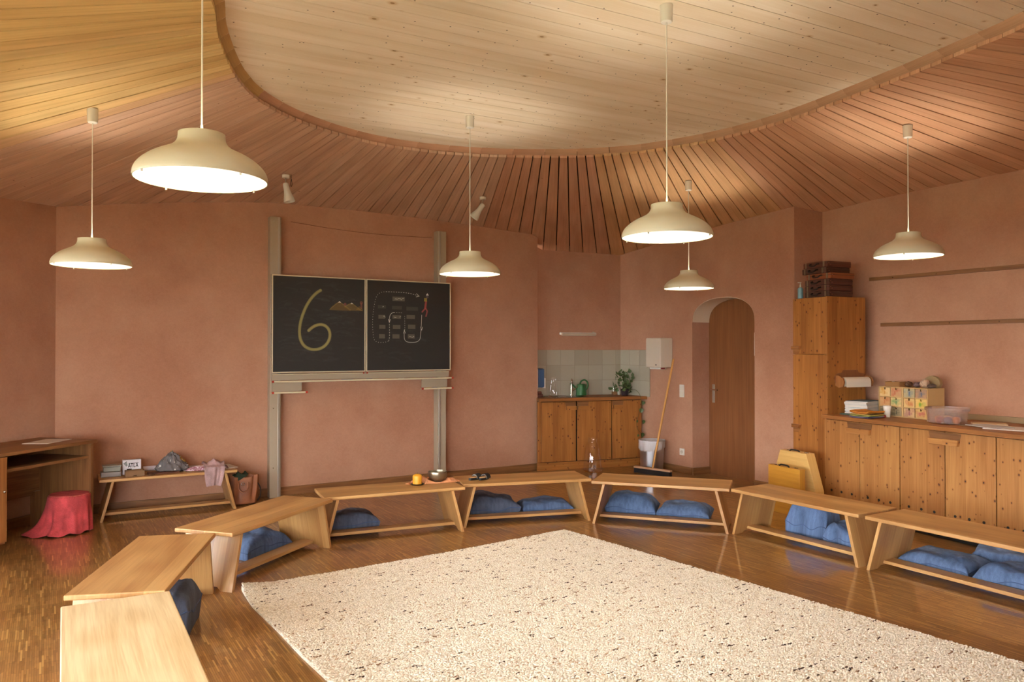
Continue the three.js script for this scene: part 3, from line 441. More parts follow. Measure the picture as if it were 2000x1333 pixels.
// ---------------------------------------------------------------- blackboard
const BF = frame(-2.592, -7.728, 0.853, -0.521);
function chalkTex(draw) { const c = document.createElement('canvas'); c.width = c.height = 1024; const x = c.getContext('2d'); x.fillStyle = '#2e2c2a'; x.fillRect(0, 0, 1024, 1024); draw(x, rng(31)); const t = new THREE.CanvasTexture(c); t.colorSpace = THREE.SRGBColorSpace; return t; }
const smudge = (x, R, n, x0, y0, w, h) => { for (let i = 0; i < n; i++) { x.strokeStyle = `rgba(120,130,140,${0.02 + R() * 0.05})`; x.lineWidth = 6 + R() * 26; const a = x0 + R() * w, b = y0 + R() * h; x.beginPath(); x.moveTo(a, b); x.quadraticCurveTo(a + R() * 90 - 20, b - R() * 40, a + 60 + R() * 120, b - 30 + R() * 60); x.stroke(); } };
const chalkL = chalkTex((x, R) => {
  smudge(x, R, 150, 30, 60, 820, 860);
  for (let i = 0; i < 90; i++) { x.strokeStyle = `rgba(150,160,168,${0.03 + R() * 0.05})`; x.lineWidth = 2 + R() * 3; const a = 60 + R() * 760, b = 60 + R() * 860; x.beginPath(); x.moveTo(a, b); x.lineTo(a + 20 + R() * 60, b - 14 + R() * 26); x.stroke(); }
  const six = () => { x.beginPath(); x.moveTo(515, 140); x.bezierCurveTo(440, 180, 372, 270, 330, 380); x.bezierCurveTo(275, 520, 270, 640, 310, 710); x.bezierCurveTo(340, 765, 400, 790, 460, 786); x.bezierCurveTo(560, 780, 625, 700, 622, 620); x.bezierCurveTo(618, 545, 560, 505, 500, 515); x.bezierCurveTo(455, 522, 420, 545, 385, 580); x.stroke(); };
  x.lineCap = 'round'; x.lineJoin = 'round'; x.strokeStyle = 'rgba(150,142,84,0.75)'; x.lineWidth = 34; six(); x.strokeStyle = 'rgba(176,166,96,0.35)'; x.lineWidth = 20; six(); x.strokeStyle = 'rgba(196,184,100,0.25)'; x.lineWidth = 4; six();
  const mt = (pts, col) => { x.fillStyle = col; x.beginPath(); x.moveTo(...pts[0]); for (const p of pts.slice(1)) x.lineTo(...p); x.fill(); };
  mt([[612, 352], [640, 315], [690, 275], [730, 252], [770, 280], [820, 320], [860, 355]], 'rgba(140,112,52,0.55)'); mt([[780, 310], [830, 280], [870, 265], [910, 290], [960, 330], [1000, 352], [850, 352]], 'rgba(150,120,56,0.55)'); mt([[920, 340], [960, 300], [1000, 330], [1005, 355]], 'rgba(150,120,56,0.5)');
  x.strokeStyle = 'rgba(186,156,84,0.5)'; x.lineWidth = 4; x.beginPath(); x.moveTo(625, 340); x.lineTo(730, 256); x.lineTo(860, 345); x.moveTo(790, 312); x.lineTo(870, 268); x.lineTo(985, 345); x.stroke();
  x.fillStyle = 'rgba(230,226,214,0.85)'; for (const [a, b] of [[730, 254], [872, 266]]) { x.beginPath(); x.moveTo(a - 16, b + 14); x.lineTo(a, b - 4); x.lineTo(a + 20, b + 12); x.fill(); }
  x.fillStyle = 'rgba(170,84,72,0.55)'; x.beginPath(); x.arc(795, 282, 16, 0, 7); x.fill(); x.fillStyle = 'rgba(176,100,80,0.5)'; x.fillRect(975, 268, 22, 60); x.beginPath(); x.arc(985, 262, 18, 0, 7); x.fill();
});
const chalkR = chalkTex((x, R) => {
  smudge(x, R, 26, 60, 560, 600, 380);
  x.fillStyle = 'rgba(130,122,104,0.62)'; for (const [a, b, w, h] of [[300, 178, 150, 50], [295, 285, 120, 40], [470, 290, 145, 44], [125, 280, 96, 38], [300, 392, 104, 42], [472, 386, 104, 46], [132, 392, 80, 44], [305, 504, 92, 46], [490, 498, 92, 48], [142, 506, 74, 44], [300, 612, 86, 48], [488, 610, 84, 48], [140, 612, 70, 48]]) { x.globalAlpha = b === 285 || b === 290 || b === 280 ? 0.45 : 1; x.fillRect(a, b, w, h); } x.globalAlpha = 1;
  x.strokeStyle = 'rgba(226,222,210,0.8)'; x.lineWidth = 4; const scrib = (a, b, n) => { x.beginPath(); x.moveTo(a, b); for (let i = 0; i < n; i++) x.lineTo(a + (i + 1) * 9, b + (R() - 0.5) * 22); x.stroke(); }; scrib(325, 204, 13); scrib(505, 636, 7); scrib(320, 412, 3); scrib(385, 412, 2); scrib(190, 412, 3); scrib(180, 304, 2);
  x.strokeStyle = 'rgba(232,228,218,0.92)'; x.lineWidth = 5; const dash = (a, f) => { x.setLineDash(a); x.beginPath(); f(); x.stroke(); x.setLineDash([]); };
  dash([7, 22], () => { x.moveTo(250, 690); x.bezierCurveTo(200, 715, 90, 720, 78, 660); x.bezierCurveTo(50, 500, 65, 380, 90, 250); x.bezierCurveTo(105, 160, 140, 128, 220, 126); }); dash([16, 14], () => { x.moveTo(220, 126); x.bezierCurveTo(360, 122, 520, 122, 612, 158); });
  dash([16, 14], () => { x.moveTo(255, 690); x.bezierCurveTo(272, 640, 262, 560, 262, 470); }); dash([], () => { x.moveTo(262, 470); x.bezierCurveTo(258, 400, 280, 362, 322, 360); }); dash([7, 14], () => { x.moveTo(322, 360); x.lineTo(420, 362); x.moveTo(450, 400); x.lineTo(452, 560); });
  dash([], () => { x.moveTo(444, 590); x.bezierCurveTo(440, 680, 450, 700, 520, 704); x.bezierCurveTo(600, 708, 640, 690, 645, 640); x.bezierCurveTo(652, 560, 660, 480, 662, 380); });
  dash([], () => { x.moveTo(594, 132); x.lineTo(630, 162); x.lineTo(590, 172); x.moveTo(436, 600); x.lineTo(446, 560); x.lineTo(458, 600); x.moveTo(648, 520); x.lineTo(662, 560); x.lineTo(674, 520); x.moveTo(252, 440); x.lineTo(262, 476); x.lineTo(276, 440); });
  x.lineCap = 'round'; x.strokeStyle = 'rgba(176,84,84,0.8)'; x.lineWidth = 26; x.beginPath(); x.moveTo(716, 225); x.lineTo(706, 300); x.stroke(); x.lineWidth = 18; x.beginPath(); x.moveTo(700, 310); x.lineTo(668, 345); x.moveTo(712, 305); x.lineTo(732, 335); x.lineTo(716, 395); x.stroke();
  x.fillStyle = 'rgba(176,160,70,0.8)'; x.fillRect(692, 182, 36, 40); x.fillStyle = 'rgba(120,112,112,0.6)'; x.beginPath(); x.arc(730, 168, 18, 0, 7); x.fill(); x.fillStyle = 'rgba(232,228,220,0.9)'; x.beginPath(); x.moveTo(714, 150); x.lineTo(732, 122); x.lineTo(752, 150); x.fill();
});
{ const b = thing('blackboard', 'two-leaf sliding blackboard on grey posts, a large 6 chalked on it', 'blackboard', BF.at(0, 0, 0), BF.turn);
  for (const s of [0.185, 2.045]) { const p = mesh('post', bx(0.112, 2.835, 0.095, s, 1.4175, 0.0485, 0.004), mGreyBeige, b); mesh('slide_rail', bx(0.022, 2.83, 0.012, s + (s < 1 ? 0.032 : -0.03), 1.4175, 0.1, 0.003), mAlu, p); for (const y of [2.79, 0.3, 0.9]) mesh('screw', cyl(0.005, 0.005, 0.004, 0, 0, 0, 8).rotateX(PI / 2).translate(s - 0.02, y, 0.097), mSteel, p); }
  for (const [s0, s1, t] of [[0.137, 1.119, chalkL], [1.128, 2.134, chalkR]]) {
    const w = s1 - s0, cx = (s0 + s1) / 2, cy = 1.752, p = mesh('board_panel', bx(w, 0.99, 0.022, cx, cy, 0.13), mGreyBeige, b);
    const pl = new THREE.PlaneGeometry(w - 0.02, 0.97); mesh('writing_surface', T(pl, cx, cy, 0.1418), new THREE.MeshPhysicalMaterial({ map: t, roughness: 0.75 }), p);
    for (const [a, c, e, f] of [[w, 0.011, cx, cy + 0.4895], [w, 0.011, cx, cy - 0.4895]]) mesh('edge_strip', bx(a, c, 0.028, e, f, 0.131, 0.002), mCream, p);
    for (const e of [s0 + 0.0055, s1 - 0.0055]) mesh('edge_strip', bx(0.011, 0.99, 0.028, e, cy, 0.131, 0.002), mCream, p);
  }
  mesh('lower_rail', bx(1.98, 0.066, 0.03, 1.128, 1.215, 0.118, 0.003), mGreyBeige, b);
  const trayG = (s0, s1, y) => merge([bx(s1 - s0, 0.006, 0.07, (s0 + s1) / 2, y - 0.006, 0.155), bx(s1 - s0, 0.016, 0.008, (s0 + s1) / 2, y, 0.19, 0.003)]);
  for (const [s0, s1, y] of [[0.137, 2.134, 1.171], [0.137, 0.474, 1.06], [1.766, 2.134, 1.058]]) { const t = mesh('chalk_tray', trayG(s0, s1, y), mCream, b); for (const s of [s0, s1]) mesh('end_cap', bx(0.022, 0.022, 0.016, s, y, 0.19, 0.004), mRed, t); }
  for (const [s0, s1] of [[0.15, 0.445], [1.79, 2.1]]) mesh('bracket_plate', bx(s1 - s0, 0.1, 0.024, (s0 + s1) / 2, 1.118, 0.112, 0.003), mGreyBeige, b);
  for (const [s0, s1] of [[0.14, 1.09], [1.13, 2.1]]) { const t = mesh('upper_tray', bx(s1 - s0, 0.008, 0.04, (s0 + s1) / 2, 1.243, 0.15, 0.002), mCream, b); mesh('end_cap', bx(0.016, 0.014, 0.014, s0 < 1 ? s1 : s0, 1.243, 0.165, 0.003), mRed, t); }
  const R = rng(8), cols = { blue: [60, 100, 160], yellow: [216, 190, 70], orange: [206, 130, 60], white: [236, 232, 224], pink: [200, 110, 140], red: [186, 70, 56] };
  const list = [['blue', 0.91, 'longest blue chalk lying left of the board joint'], ['blue', 1.155, 'blue chalk just right of the board joint'], ['yellow', 1.21, 'yellow chalk right of the board joint'], ['orange', 1.27, 'orange chalk right of the small yellow one'], ['red', 1.315, 'red chalk between two orange ones'], ['orange', 1.37, 'orange chalk left of the white chalk'], ['white', 1.52, 'white chalk in the long tray'], ['yellow', 1.66, 'yellow chalk right of the white one'], ['pink', 1.9, 'pink chalk at the right of the long tray']];
  list.forEach(([c, s, l], i) => single('chalk_stick', cyl(0.006, 0.006, i ? 0.07 : 0.13, 0, 0.006, 0, 10).rotateZ(PI / 2).translate(0.006, 0.0, 0), mat(cols[c], 0.95), l, 'chalk', BF.at(s, 1.1745, 0.168), BF.turn + (R() - 0.5) * 0.15, 'chalks in the tray'));
  [['yellow', 1.84, 'yellow chalk at the left of the short right tray'], ['blue', 1.92, 'blue chalk in the short right tray'], ['yellow', 2.03, 'yellow chalk at the right of the short right tray']].forEach(([c, s, l]) => single('chalk_stick', cyl(0.006, 0.006, 0.06, 0, 0.006, 0, 10).rotateZ(PI / 2).translate(0.006, 0, 0), mat(cols[c], 0.95), l, 'chalk', BF.at(s, 1.0615, 0.168), BF.turn, 'chalks in the tray'));
  single('wall_cable', tube([[0.36, 2.81, 0.012], [0.8, 2.775, 0.012], [1.3, 2.755, 0.012], [1.96, 2.765, 0.012]], 0.0022, 40, 6), mat([120, 74, 54], 0.9), 'thin sagging cable on the wall above the blackboard', 'cable', BF.at(0, 0, 0), BF.turn);
}

// ---------------------------------------------------------------- desk corner
const DF = frame(-3.48, -6.44, 0.25, -0.968);
{ const d = thing('teacher_desk', 'brown wooden desk with a shelf under its top, at the left edge', 'desk', DF.at(0, 0, 0), DF.turn);
  mesh('desk_top', uvm(bx(1.62, 0.026, 0.6, -0.8, 0.727, -0.3, 0.004), 'x', 0.5, 1), mDesk, d);
  mesh('side_panel', uvm(bx(0.028, 0.714, 0.56, -0.024, 0.357, -0.3), 'y', 0.5, 1, 0.3), mDesk, d);
  mesh('shelf', uvm(bx(0.84, 0.022, 0.5, -0.46, 0.6, -0.29), 'x', 0.5, 1, 0.2), mDesk, d);
  mesh('back_panel', uvm(bx(0.84, 0.45, 0.018, -0.46, 0.489, -0.56), 'x', 0.5, 1, 0.6), mDesk, d);
  mesh('rear_post', uvm(bx(0.06, 0.3, 0.05, -0.07, 0.15, -0.55), 'y', 0.5, 1), mDesk, d);
  mesh('pedestal', uvm(bx(0.66, 0.64, 0.55, -1.165, 0.394, -0.3), 'y', 0.5, 1, 0.1), mDesk, d); mesh('plinth', bx(0.62, 0.074, 0.5, -1.165, 0.037, -0.3), mDark, d);
  const dr = mesh('pedestal_door', uvm(bx(0.64, 0.62, 0.02, -1.16, 0.40, -0.012, 0.003), 'y', 0.5, 1, 0.45), wood(txPineTop, 0.45), d); mesh('knob', T(new THREE.SphereGeometry(0.011, 14, 10), -0.87, 0.46, 0.008), mSteel, dr);
  const pp = extr([[-0.15, -0.1], [0.16, -0.11], [0.15, 0.1], [-0.16, 0.105]], 0.003); pp.rotateX(-PI / 2); single('paper_sheets', pp, mPaper, 'sheets of paper on the desk top', 'paper', DF.at(-0.22, 0.7405, -0.28), DF.turn + 0.25);
}
{ // stool under a red cloth
  const x = -3.63, z = -6.31, h = 0.315, r = 0.152, s = thing('stool', 'low round stool hidden under the red cloth', 'stool', [x, 0, z]);
  mesh('seat', cyl(r - 0.006, r - 0.006, 0.03, 0, h - 0.018, 0), mBeech, s); for (let k = 0; k < 3; k++) { const t = k * 2.09; mesh('leg', cyl(0.014, 0.012, h - 0.03, cos(t) * 0.1, (h - 0.03) / 2, sin(t) * 0.1, 10), mBeech, s); }
  const pos = [], uv = [], idx = [], n = 144, m = 44;
  for (let j = 0; j <= m; j++) for (let i = 0; i < n; i++) {
    const t = 2 * PI * i / n, v = j / m; let X, Y, Z;
    if (v < 0.22) { const q = v / 0.22 * r; X = cos(t) * q; Z = sin(t) * q; const e = max(0, q - (r - 0.014)); Y = h + 0.001 - (0.014 - sqrt(max(0, 0.014 ** 2 - e * e))); }
    else { const w = (v - 0.22) / 0.78, left = pow(max(0, -cos(t + 0.35)), 1.5), fold = sin(t * 9 + 1.2 * sin(t * 2)) * 0.5 + sin(t * 15 + 1.3) * 0.28, tail = pow(max(0, -cos(t + 0.45)), 6);
      const rt = max(0, cos(t)); let q = r + 0.002 + w * (0.006 + 0.05 * left) + fold * lerp(0.036, 0.014, rt) * smooth(0.05, 0.8, w) + (1 - rt) * (0.012 * smooth(0.8, 1, w) + 0.026 * pow(w, 8) * (1 + nz(cos(t) * 4, sin(t) * 4))) + tail * 0.085 * pow(w, 4); q = max(q, r + 0.001);
      X = cos(t) * q; Z = sin(t) * q; Y = (h - 0.013) * (1 - w) + 0.004 * smooth(0.5, 1, w) + 0.008 * (1 + sin(t * 8)) * smooth(0.6, 1, w); }
    pos.push(X, max(Y, 0.003), Z); uv.push(t * 0.6, v * 1.2);
  }
  for (let j = 0; j < m; j++) for (let i = 0; i < n; i++) { const a = j * n + i, b = j * n + (i + 1) % n; idx.push(a, b, b + n, a, b + n, a + n); }
  const g = new THREE.BufferGeometry(); g.setAttribute('position', new THREE.Float32BufferAttribute(pos, 3)); g.setAttribute('uv', new THREE.Float32BufferAttribute(uv, 2)); g.setIndex(idx); g.computeVertexNormals();
  single('red_cloth', g, fabric([224, 84, 88], dbl), 'coral red cloth draped over a stool and trailing on the floor', 'cloth', [x, 0, z]);
}
// things on the bench by the wall
const WF = { turn: 30.6 * PI / 180, at: (s, y, z) => [-3.168 + cos(30.6 * PI / 180) * s + sin(30.6 * PI / 180) * z, y, -7.095 - sin(30.6 * PI / 180) * s + cos(30.6 * PI / 180) * z] };
{ const at = (s, z, y = by) => WF.at(s, y, z);
  const mTray = mat([150, 152, 140], 0.35, { clearcoat: 0.4 });
  const gd = thing('clear_box', 'greyish see-through lidded box at the left end of the wall bench', 'box', at(-0.475, 0.03), WF.turn);
  mesh('lower_box', bx(0.16, 0.045, 0.11, 0, 0.0235, 0, 0.008), mat([146, 138, 134], 0.4), gd); mesh('upper_box', bx(0.14, 0.045, 0.10, 0.008, 0.068, -0.004, 0.008), mTray, gd); mesh('lid', bx(0.15, 0.012, 0.11, 0.008, 0.096, -0.004, 0.004), mTray, gd);
  const cb = thing('card_box', 'open brown cardboard tray in front of the white lettered box', 'box', at(-0.29, 0.1), WF.turn + 0.02), mc = mat([128, 96, 66], 0.9);
  mesh('tray_bottom', bx(0.15, 0.003, 0.09, 0, 0.002, 0), mc, cb);
  { const fr = extr([[-0.075, 0], [-0.02, 0], [-0.012, 0.01], [0.012, 0.01], [0.02, 0], [0.075, 0], [0.075, 0.05], [-0.075, 0.05]], 0.003); mesh('front_side', T(fr, 0, 0.001, 0.043), mc, cb); }
  for (const q of [[0.15, 0.05, 0.003, 0, 0.026, -0.045], [0.003, 0.05, 0.09, -0.075, 0.026, 0], [0.003, 0.05, 0.09, 0.075, 0.026, 0]]) mesh('side', bx(...q), mc, cb);
  const c = document.createElement('canvas'); c.width = 256; c.height = 160; const g = c.getContext('2d'); g.fillStyle = '#e9e6ea'; g.fillRect(0, 0, 256, 160); g.fillStyle = '#16181a'; g.font = 'bold 62px sans-serif'; g.fillText('ATLA', 72, 84); g.fillRect(82, 34, 140, 6); g.fillRect(56, 98, 70, 14); g.save(); g.translate(44, 46); g.rotate(-0.5); g.fillStyle = '#3c4a44'; for (let i = 0; i < 4; i++) g.fillRect(-26 + i * 5, -26 + i * 13, 50 - i * 8, 8); g.restore();
  const t = new THREE.CanvasTexture(c); t.colorSpace = THREE.SRGBColorSpace;
  const ab = thing('lettered_box', 'small white box lettered ATLA standing on the wall bench', 'box', at(-0.305, -0.03), WF.turn + 0.05);
  mesh('carton', bx(0.15, 0.13, 0.05, 0, 0.066, 0), mat([224, 220, 224], 0.6), ab); mesh('label', T(new THREE.PlaneGeometry(0.146, 0.126), 0, 0.066, 0.0256), new THREE.MeshPhysicalMaterial({ map: t, roughness: 0.6 }), ab);
  single('paper_roll', merge([cyl(0.022, 0.022, 0.36, 0, 0.023, 0).rotateZ(PI / 2).translate(0.023, 0.023, 0)]), mat([206, 200, 210], 0.8), 'pale roll of paper lying behind the spotted bag', 'paper', at(-0.02, -0.15), WF.turn + 0.06);
  single('brown_folder', bx(0.26, 0.012, 0.12, 0, 0.007, 0, 0.002), mat([96, 54, 36], 0.8), 'flat dark brown folder on the wall bench', 'folder', at(-0.05, 0.06), WF.turn);
  single('eyeglasses', merge([tube([[-0.03, 0.012, 0.03], [0, 0.014, 0.036], [0.03, 0.012, 0.03], [0.03, 0.004, 0.028], [0, 0.003, 0.033], [-0.03, 0.004, 0.028]], 0.002, 40, 6, true), tube([[0.03, 0.012, 0.03], [0.04, 0.01, -0.02], [0.03, 0.004, -0.06]], 0.002, 16, 6), tube([[-0.03, 0.012, 0.03], [-0.02, 0.01, -0.02], [0.0, 0.004, -0.06]], 0.002, 16, 6)]), mat([60, 50, 44], 0.4), 'thin wire shape beside the cardboard tray', 'glasses', at(-0.165, 0.12), WF.turn + 0.5);
  const lump = (w, h, d, seed, f, amp) => { const q = new THREE.SphereGeometry(1, 64, 40); return deform(q, v => { const n = 1 + amp * (1 - 2 * abs(nz(v.x * f + seed, v.y * f, v.z * f))) + amp * 0.5 * nz(v.x * f * 2.3, v.y * f * 2.3 + seed, v.z * f * 2.3); v.multiplyScalar(n); const pin = v.y > 0 ? 1 - 0.45 * pow(v.y, 1.4) : 1; v.x *= w / 2 * pin; v.z *= d / 2 * pin; v.y = v.y > 0 ? v.y * h : v.y * 0.02; v.y += 0.024; }); };
  const spots = tex(256, 256, (u, v) => { const a = vn(u * 34, v * 34, 34, 34, 3), y = vn(u * 4, v * 4, 4, 4, 8); let k = [104, 100, 100]; if (y > 0.62) k = [170, 140, 70]; if (a > 0.86) k = [222, 220, 214]; return k; });
  single('spotted_bag', lump(0.24, 0.135, 0.17, 4, 2.6, 0.24), new THREE.MeshPhysicalMaterial({ map: spots, roughness: 0.8, side: THREE.DoubleSide }), 'crumpled grey cloth bag with pale spots and yellow patch', 'bag', at(0.03, 0.0), WF.turn);
  single('striped_pouch', crumple(0.09, 0.05, 0.05, 9, 14), new THREE.MeshPhysicalMaterial({ map: tex(128, 128, (u, v) => { const q = vn(u * 20, v * 20, 20, 20, 2); return q > 0.6 ? [226, 206, 214] : [176, 118, 132]; }), roughness: 0.8, side: THREE.DoubleSide }), 'small pink patterned cloth between bag and scarf', 'cloth', at(0.225, 0.06), WF.turn);
  { const pp = extr([[-0.16, -0.12], [0.15, -0.13], [0.16, 0.12], [-0.15, 0.11]], 0.006); pp.rotateX(-PI / 2); single('white_papers', pp, mPaper, 'white sheets at the right end of the wall bench', 'paper', at(0.43, -0.03), WF.turn + 0.2); }
  { const pp = extr([[-0.13, -0.1], [0.13, -0.1], [0.13, 0.1], [-0.13, 0.1]], 0.012); pp.rotateX(-PI / 2); single('notebook', pp, mat([220, 206, 206], 0.85), 'pale notebook between the spotted bag and pink scarf', 'notebook', at(0.26, -0.09), WF.turn); }
  // scarf hanging over the front edge
  const pos = [], uv = [], idx = [], n = 40, m = 46; for (let j = 0; j <= m; j++) for (let i = 0; i <= n; i++) { const v = j / m, u = i / n - 0.5; let w = lerp(0.15, 0.15, v) * (1 - 0.35 * pow(v, 4)); const fold = 0.016 * sin(u * 9 + v * 2 + 0.6) + 0.003 * sin(u * 29 + 1); let X = u * w * 1.25 + 0.02 * (0.5 - v), Y, Z; const s = v * 0.36; if (s < 0.2) { Z = -0.02 + s; Y = 0.038 + 0.05 * sin(PI * clamp(s / 0.26)) + fold; } else { const q = s - 0.2; Z = 0.205 + fold * 0.6 - 0.005 * q + 0.006; Y = 0.05 - q * 1.1 + 0.02 * (abs(u) * -1.2) * pow(v, 2); } if (s < 0.2 && Z > 0.15) Y = lerp(Y, 0.05, smooth(0.15, 0.18, Z)); pos.push(X, Y, Z); uv.push(u, v); }
  for (let j = 0; j < m; j++) for (let i = 0; i < n; i++) { const k = j * (n + 1) + i; idx.push(k, k + 1, k + n + 2, k, k + n + 2, k + n + 1); } const sg = new THREE.BufferGeometry(); sg.setAttribute('position', new THREE.Float32BufferAttribute(pos, 3)); sg.setAttribute('uv', new THREE.Float32BufferAttribute(uv, 2)); sg.setIndex(idx); sg.computeVertexNormals();
  single('pink_scarf', sg, fabric([206, 170, 168], dbl), 'dusty pink scarf hanging over the wall bench edge', 'scarf', at(0.37, 0.0), WF.turn);
  single('bright_pouch', crumple(0.06, 0.045, 0.05, 19, 18), new THREE.MeshPhysicalMaterial({ map: tex(128, 128, (u, v) => { const q = vn(u * 14, v * 14, 14, 14, 12), k = vn(u * 9, v * 9, 9, 9, 13); return q > 0.68 ? [216, 200, 206] : k > 0.6 ? [110, 140, 60] : [150, 104, 112]; }), roughness: 0.8, side: THREE.DoubleSide }), 'small multicoloured cloth beside the pink scarf', 'cloth', at(0.455, 0.07), WF.turn);
}
{ // leather bag on the floor
  const b = thing('leather_bag', 'brown leather tote bag on the floor beside the wall bench', 'bag', [-2.59, 0, -7.43], 0.5), tx = tex(256, 256, (u, v) => { const a = vn(u * 8, v * 4, 8, 4, 3), f = vn(u * 90, v * 90, 90, 90, 6); return mix3([170, 106, 66], [118, 68, 40], clamp(a * 0.8 + f * 0.3 - 0.1)); }), ml = new THREE.MeshPhysicalMaterial({ map: tx, roughness: 0.5, side: THREE.DoubleSide });
  const pos = [], uv = [], idx = [], n = 80, m = 24; for (let j = 0; j <= m; j++) for (let i = 0; i < n; i++) { const t = 2 * PI * i / n, v = j / m, e = 2 / 3.6, cx = sign(cos(t)) * pow(abs(cos(t)), e), cz = sign(sin(t)) * pow(abs(sin(t)), e), w = 0.125 * lerp(0.92, 1.05, v), d = 0.065 * lerp(1.1, 0.75, v), fo = 1 + 0.1 * sin(t * 9 + v * 2) * smooth(0, 0.5, v) * (sin(t) > 0 ? 1 : 0.4); const c = v < 0.04 ? v / 0.04 : 1; pos.push(cx * w * fo * c, max(0.002, v * 0.275 + 0.012 * sin(t * 3) * v), cz * d * fo * c); uv.push(i / n * 3, v); }
  for (let j = 0; j < m; j++) for (let i = 0; i < n; i++) { const a = j * n + i, c = j * n + (i + 1) % n; idx.push(a, c + n, c, a, a + n, c + n); } const g = new THREE.BufferGeometry(); g.setAttribute('position', new THREE.Float32BufferAttribute(pos, 3)); g.setAttribute('uv', new THREE.Float32BufferAttribute(uv, 2)); g.setIndex(idx); g.computeVertexNormals();
  mesh('body', g, ml, b); mesh('strap', tube([[-0.06, 0.22, 0.06], [-0.055, 0.16, 0.085], [-0.02, 0.13, 0.09], [0.02, 0.16, 0.09], [0.03, 0.22, 0.065]], 0.006, 24, 8), ml, b); mesh('handle', tube([[0.1, 0.235, 0.02], [0.145, 0.16, 0.03], [0.15, 0.08, 0.03], [0.12, 0.03, 0.04]], 0.005, 20, 8), mBlack, b); mesh('buckle', T(new THREE.TorusGeometry(0.014, 0.003, 8, 18), -0.02, 0.205, 0.07), mSteel, b);
  single('green_scarf', crumple(0.085, 0.05, 0.1, 33, 12, 48).rotateZ(0.45).translate(-0.035, 0.245, 0.0), mat([44, 54, 38], 0.95, dbl), 'dark green cloth sticking out of the leather bag', 'cloth', [-2.59, 0, -7.43], 0.5);
}

// ---------------------------------------------------------------- cupboard fronts with cut-out pulls
function pull(w, left, right) {                                       // half or whole trapezoid pull, top edge at y = 0, centred on x = 0
  const a0 = left ? 0.02 : 0, a1 = right ? 0.02 : 0, h = 0.095;
  const plate = extr([[-w / 2, 0], [-w / 2 + a0, -h], [w / 2 - a1, -h], [w / 2, 0]], 0.002), lip = T(extr([[-w / 2 + a0 * 0.55, -0.052], [-w / 2 + a0, -h], [w / 2 - a1, -h], [w / 2 - a1 * 0.55, -0.052]], 0.024, [], 0.002), 0, 0, 0.002); return { plate, lip };
}
const mPull = wood(txPineTop, 0.5), mPineDarkTop = wood(txPineTop, 0.4);
function doorPanel(parent, s0, s1, y0, y1, z, m, hp) {
  const R = rng(floor(s0 * 999 + y0 * 77 + 50)), d = mesh('cupboard_door', uvm(bx(s1 - s0 - 0.009, y1 - y0, 0.02, (s0 + s1) / 2, (y0 + y1) / 2, z, 0.002), 'y', 0.5, 1, R(), R()), m, parent);
  if (hp) { const q = pull(hp.w, hp.left, hp.right); mesh('pull_recess', uvm(T(q.plate, hp.s, hp.y, z + 0.0105), 'x', 0.5, 1, 0.3), mDesk, d); mesh('pull', uvm(T(q.lip, hp.s, hp.y, z + 0.0105), 'x', 0.5, 1, R()), m, d); }
  return d;
}
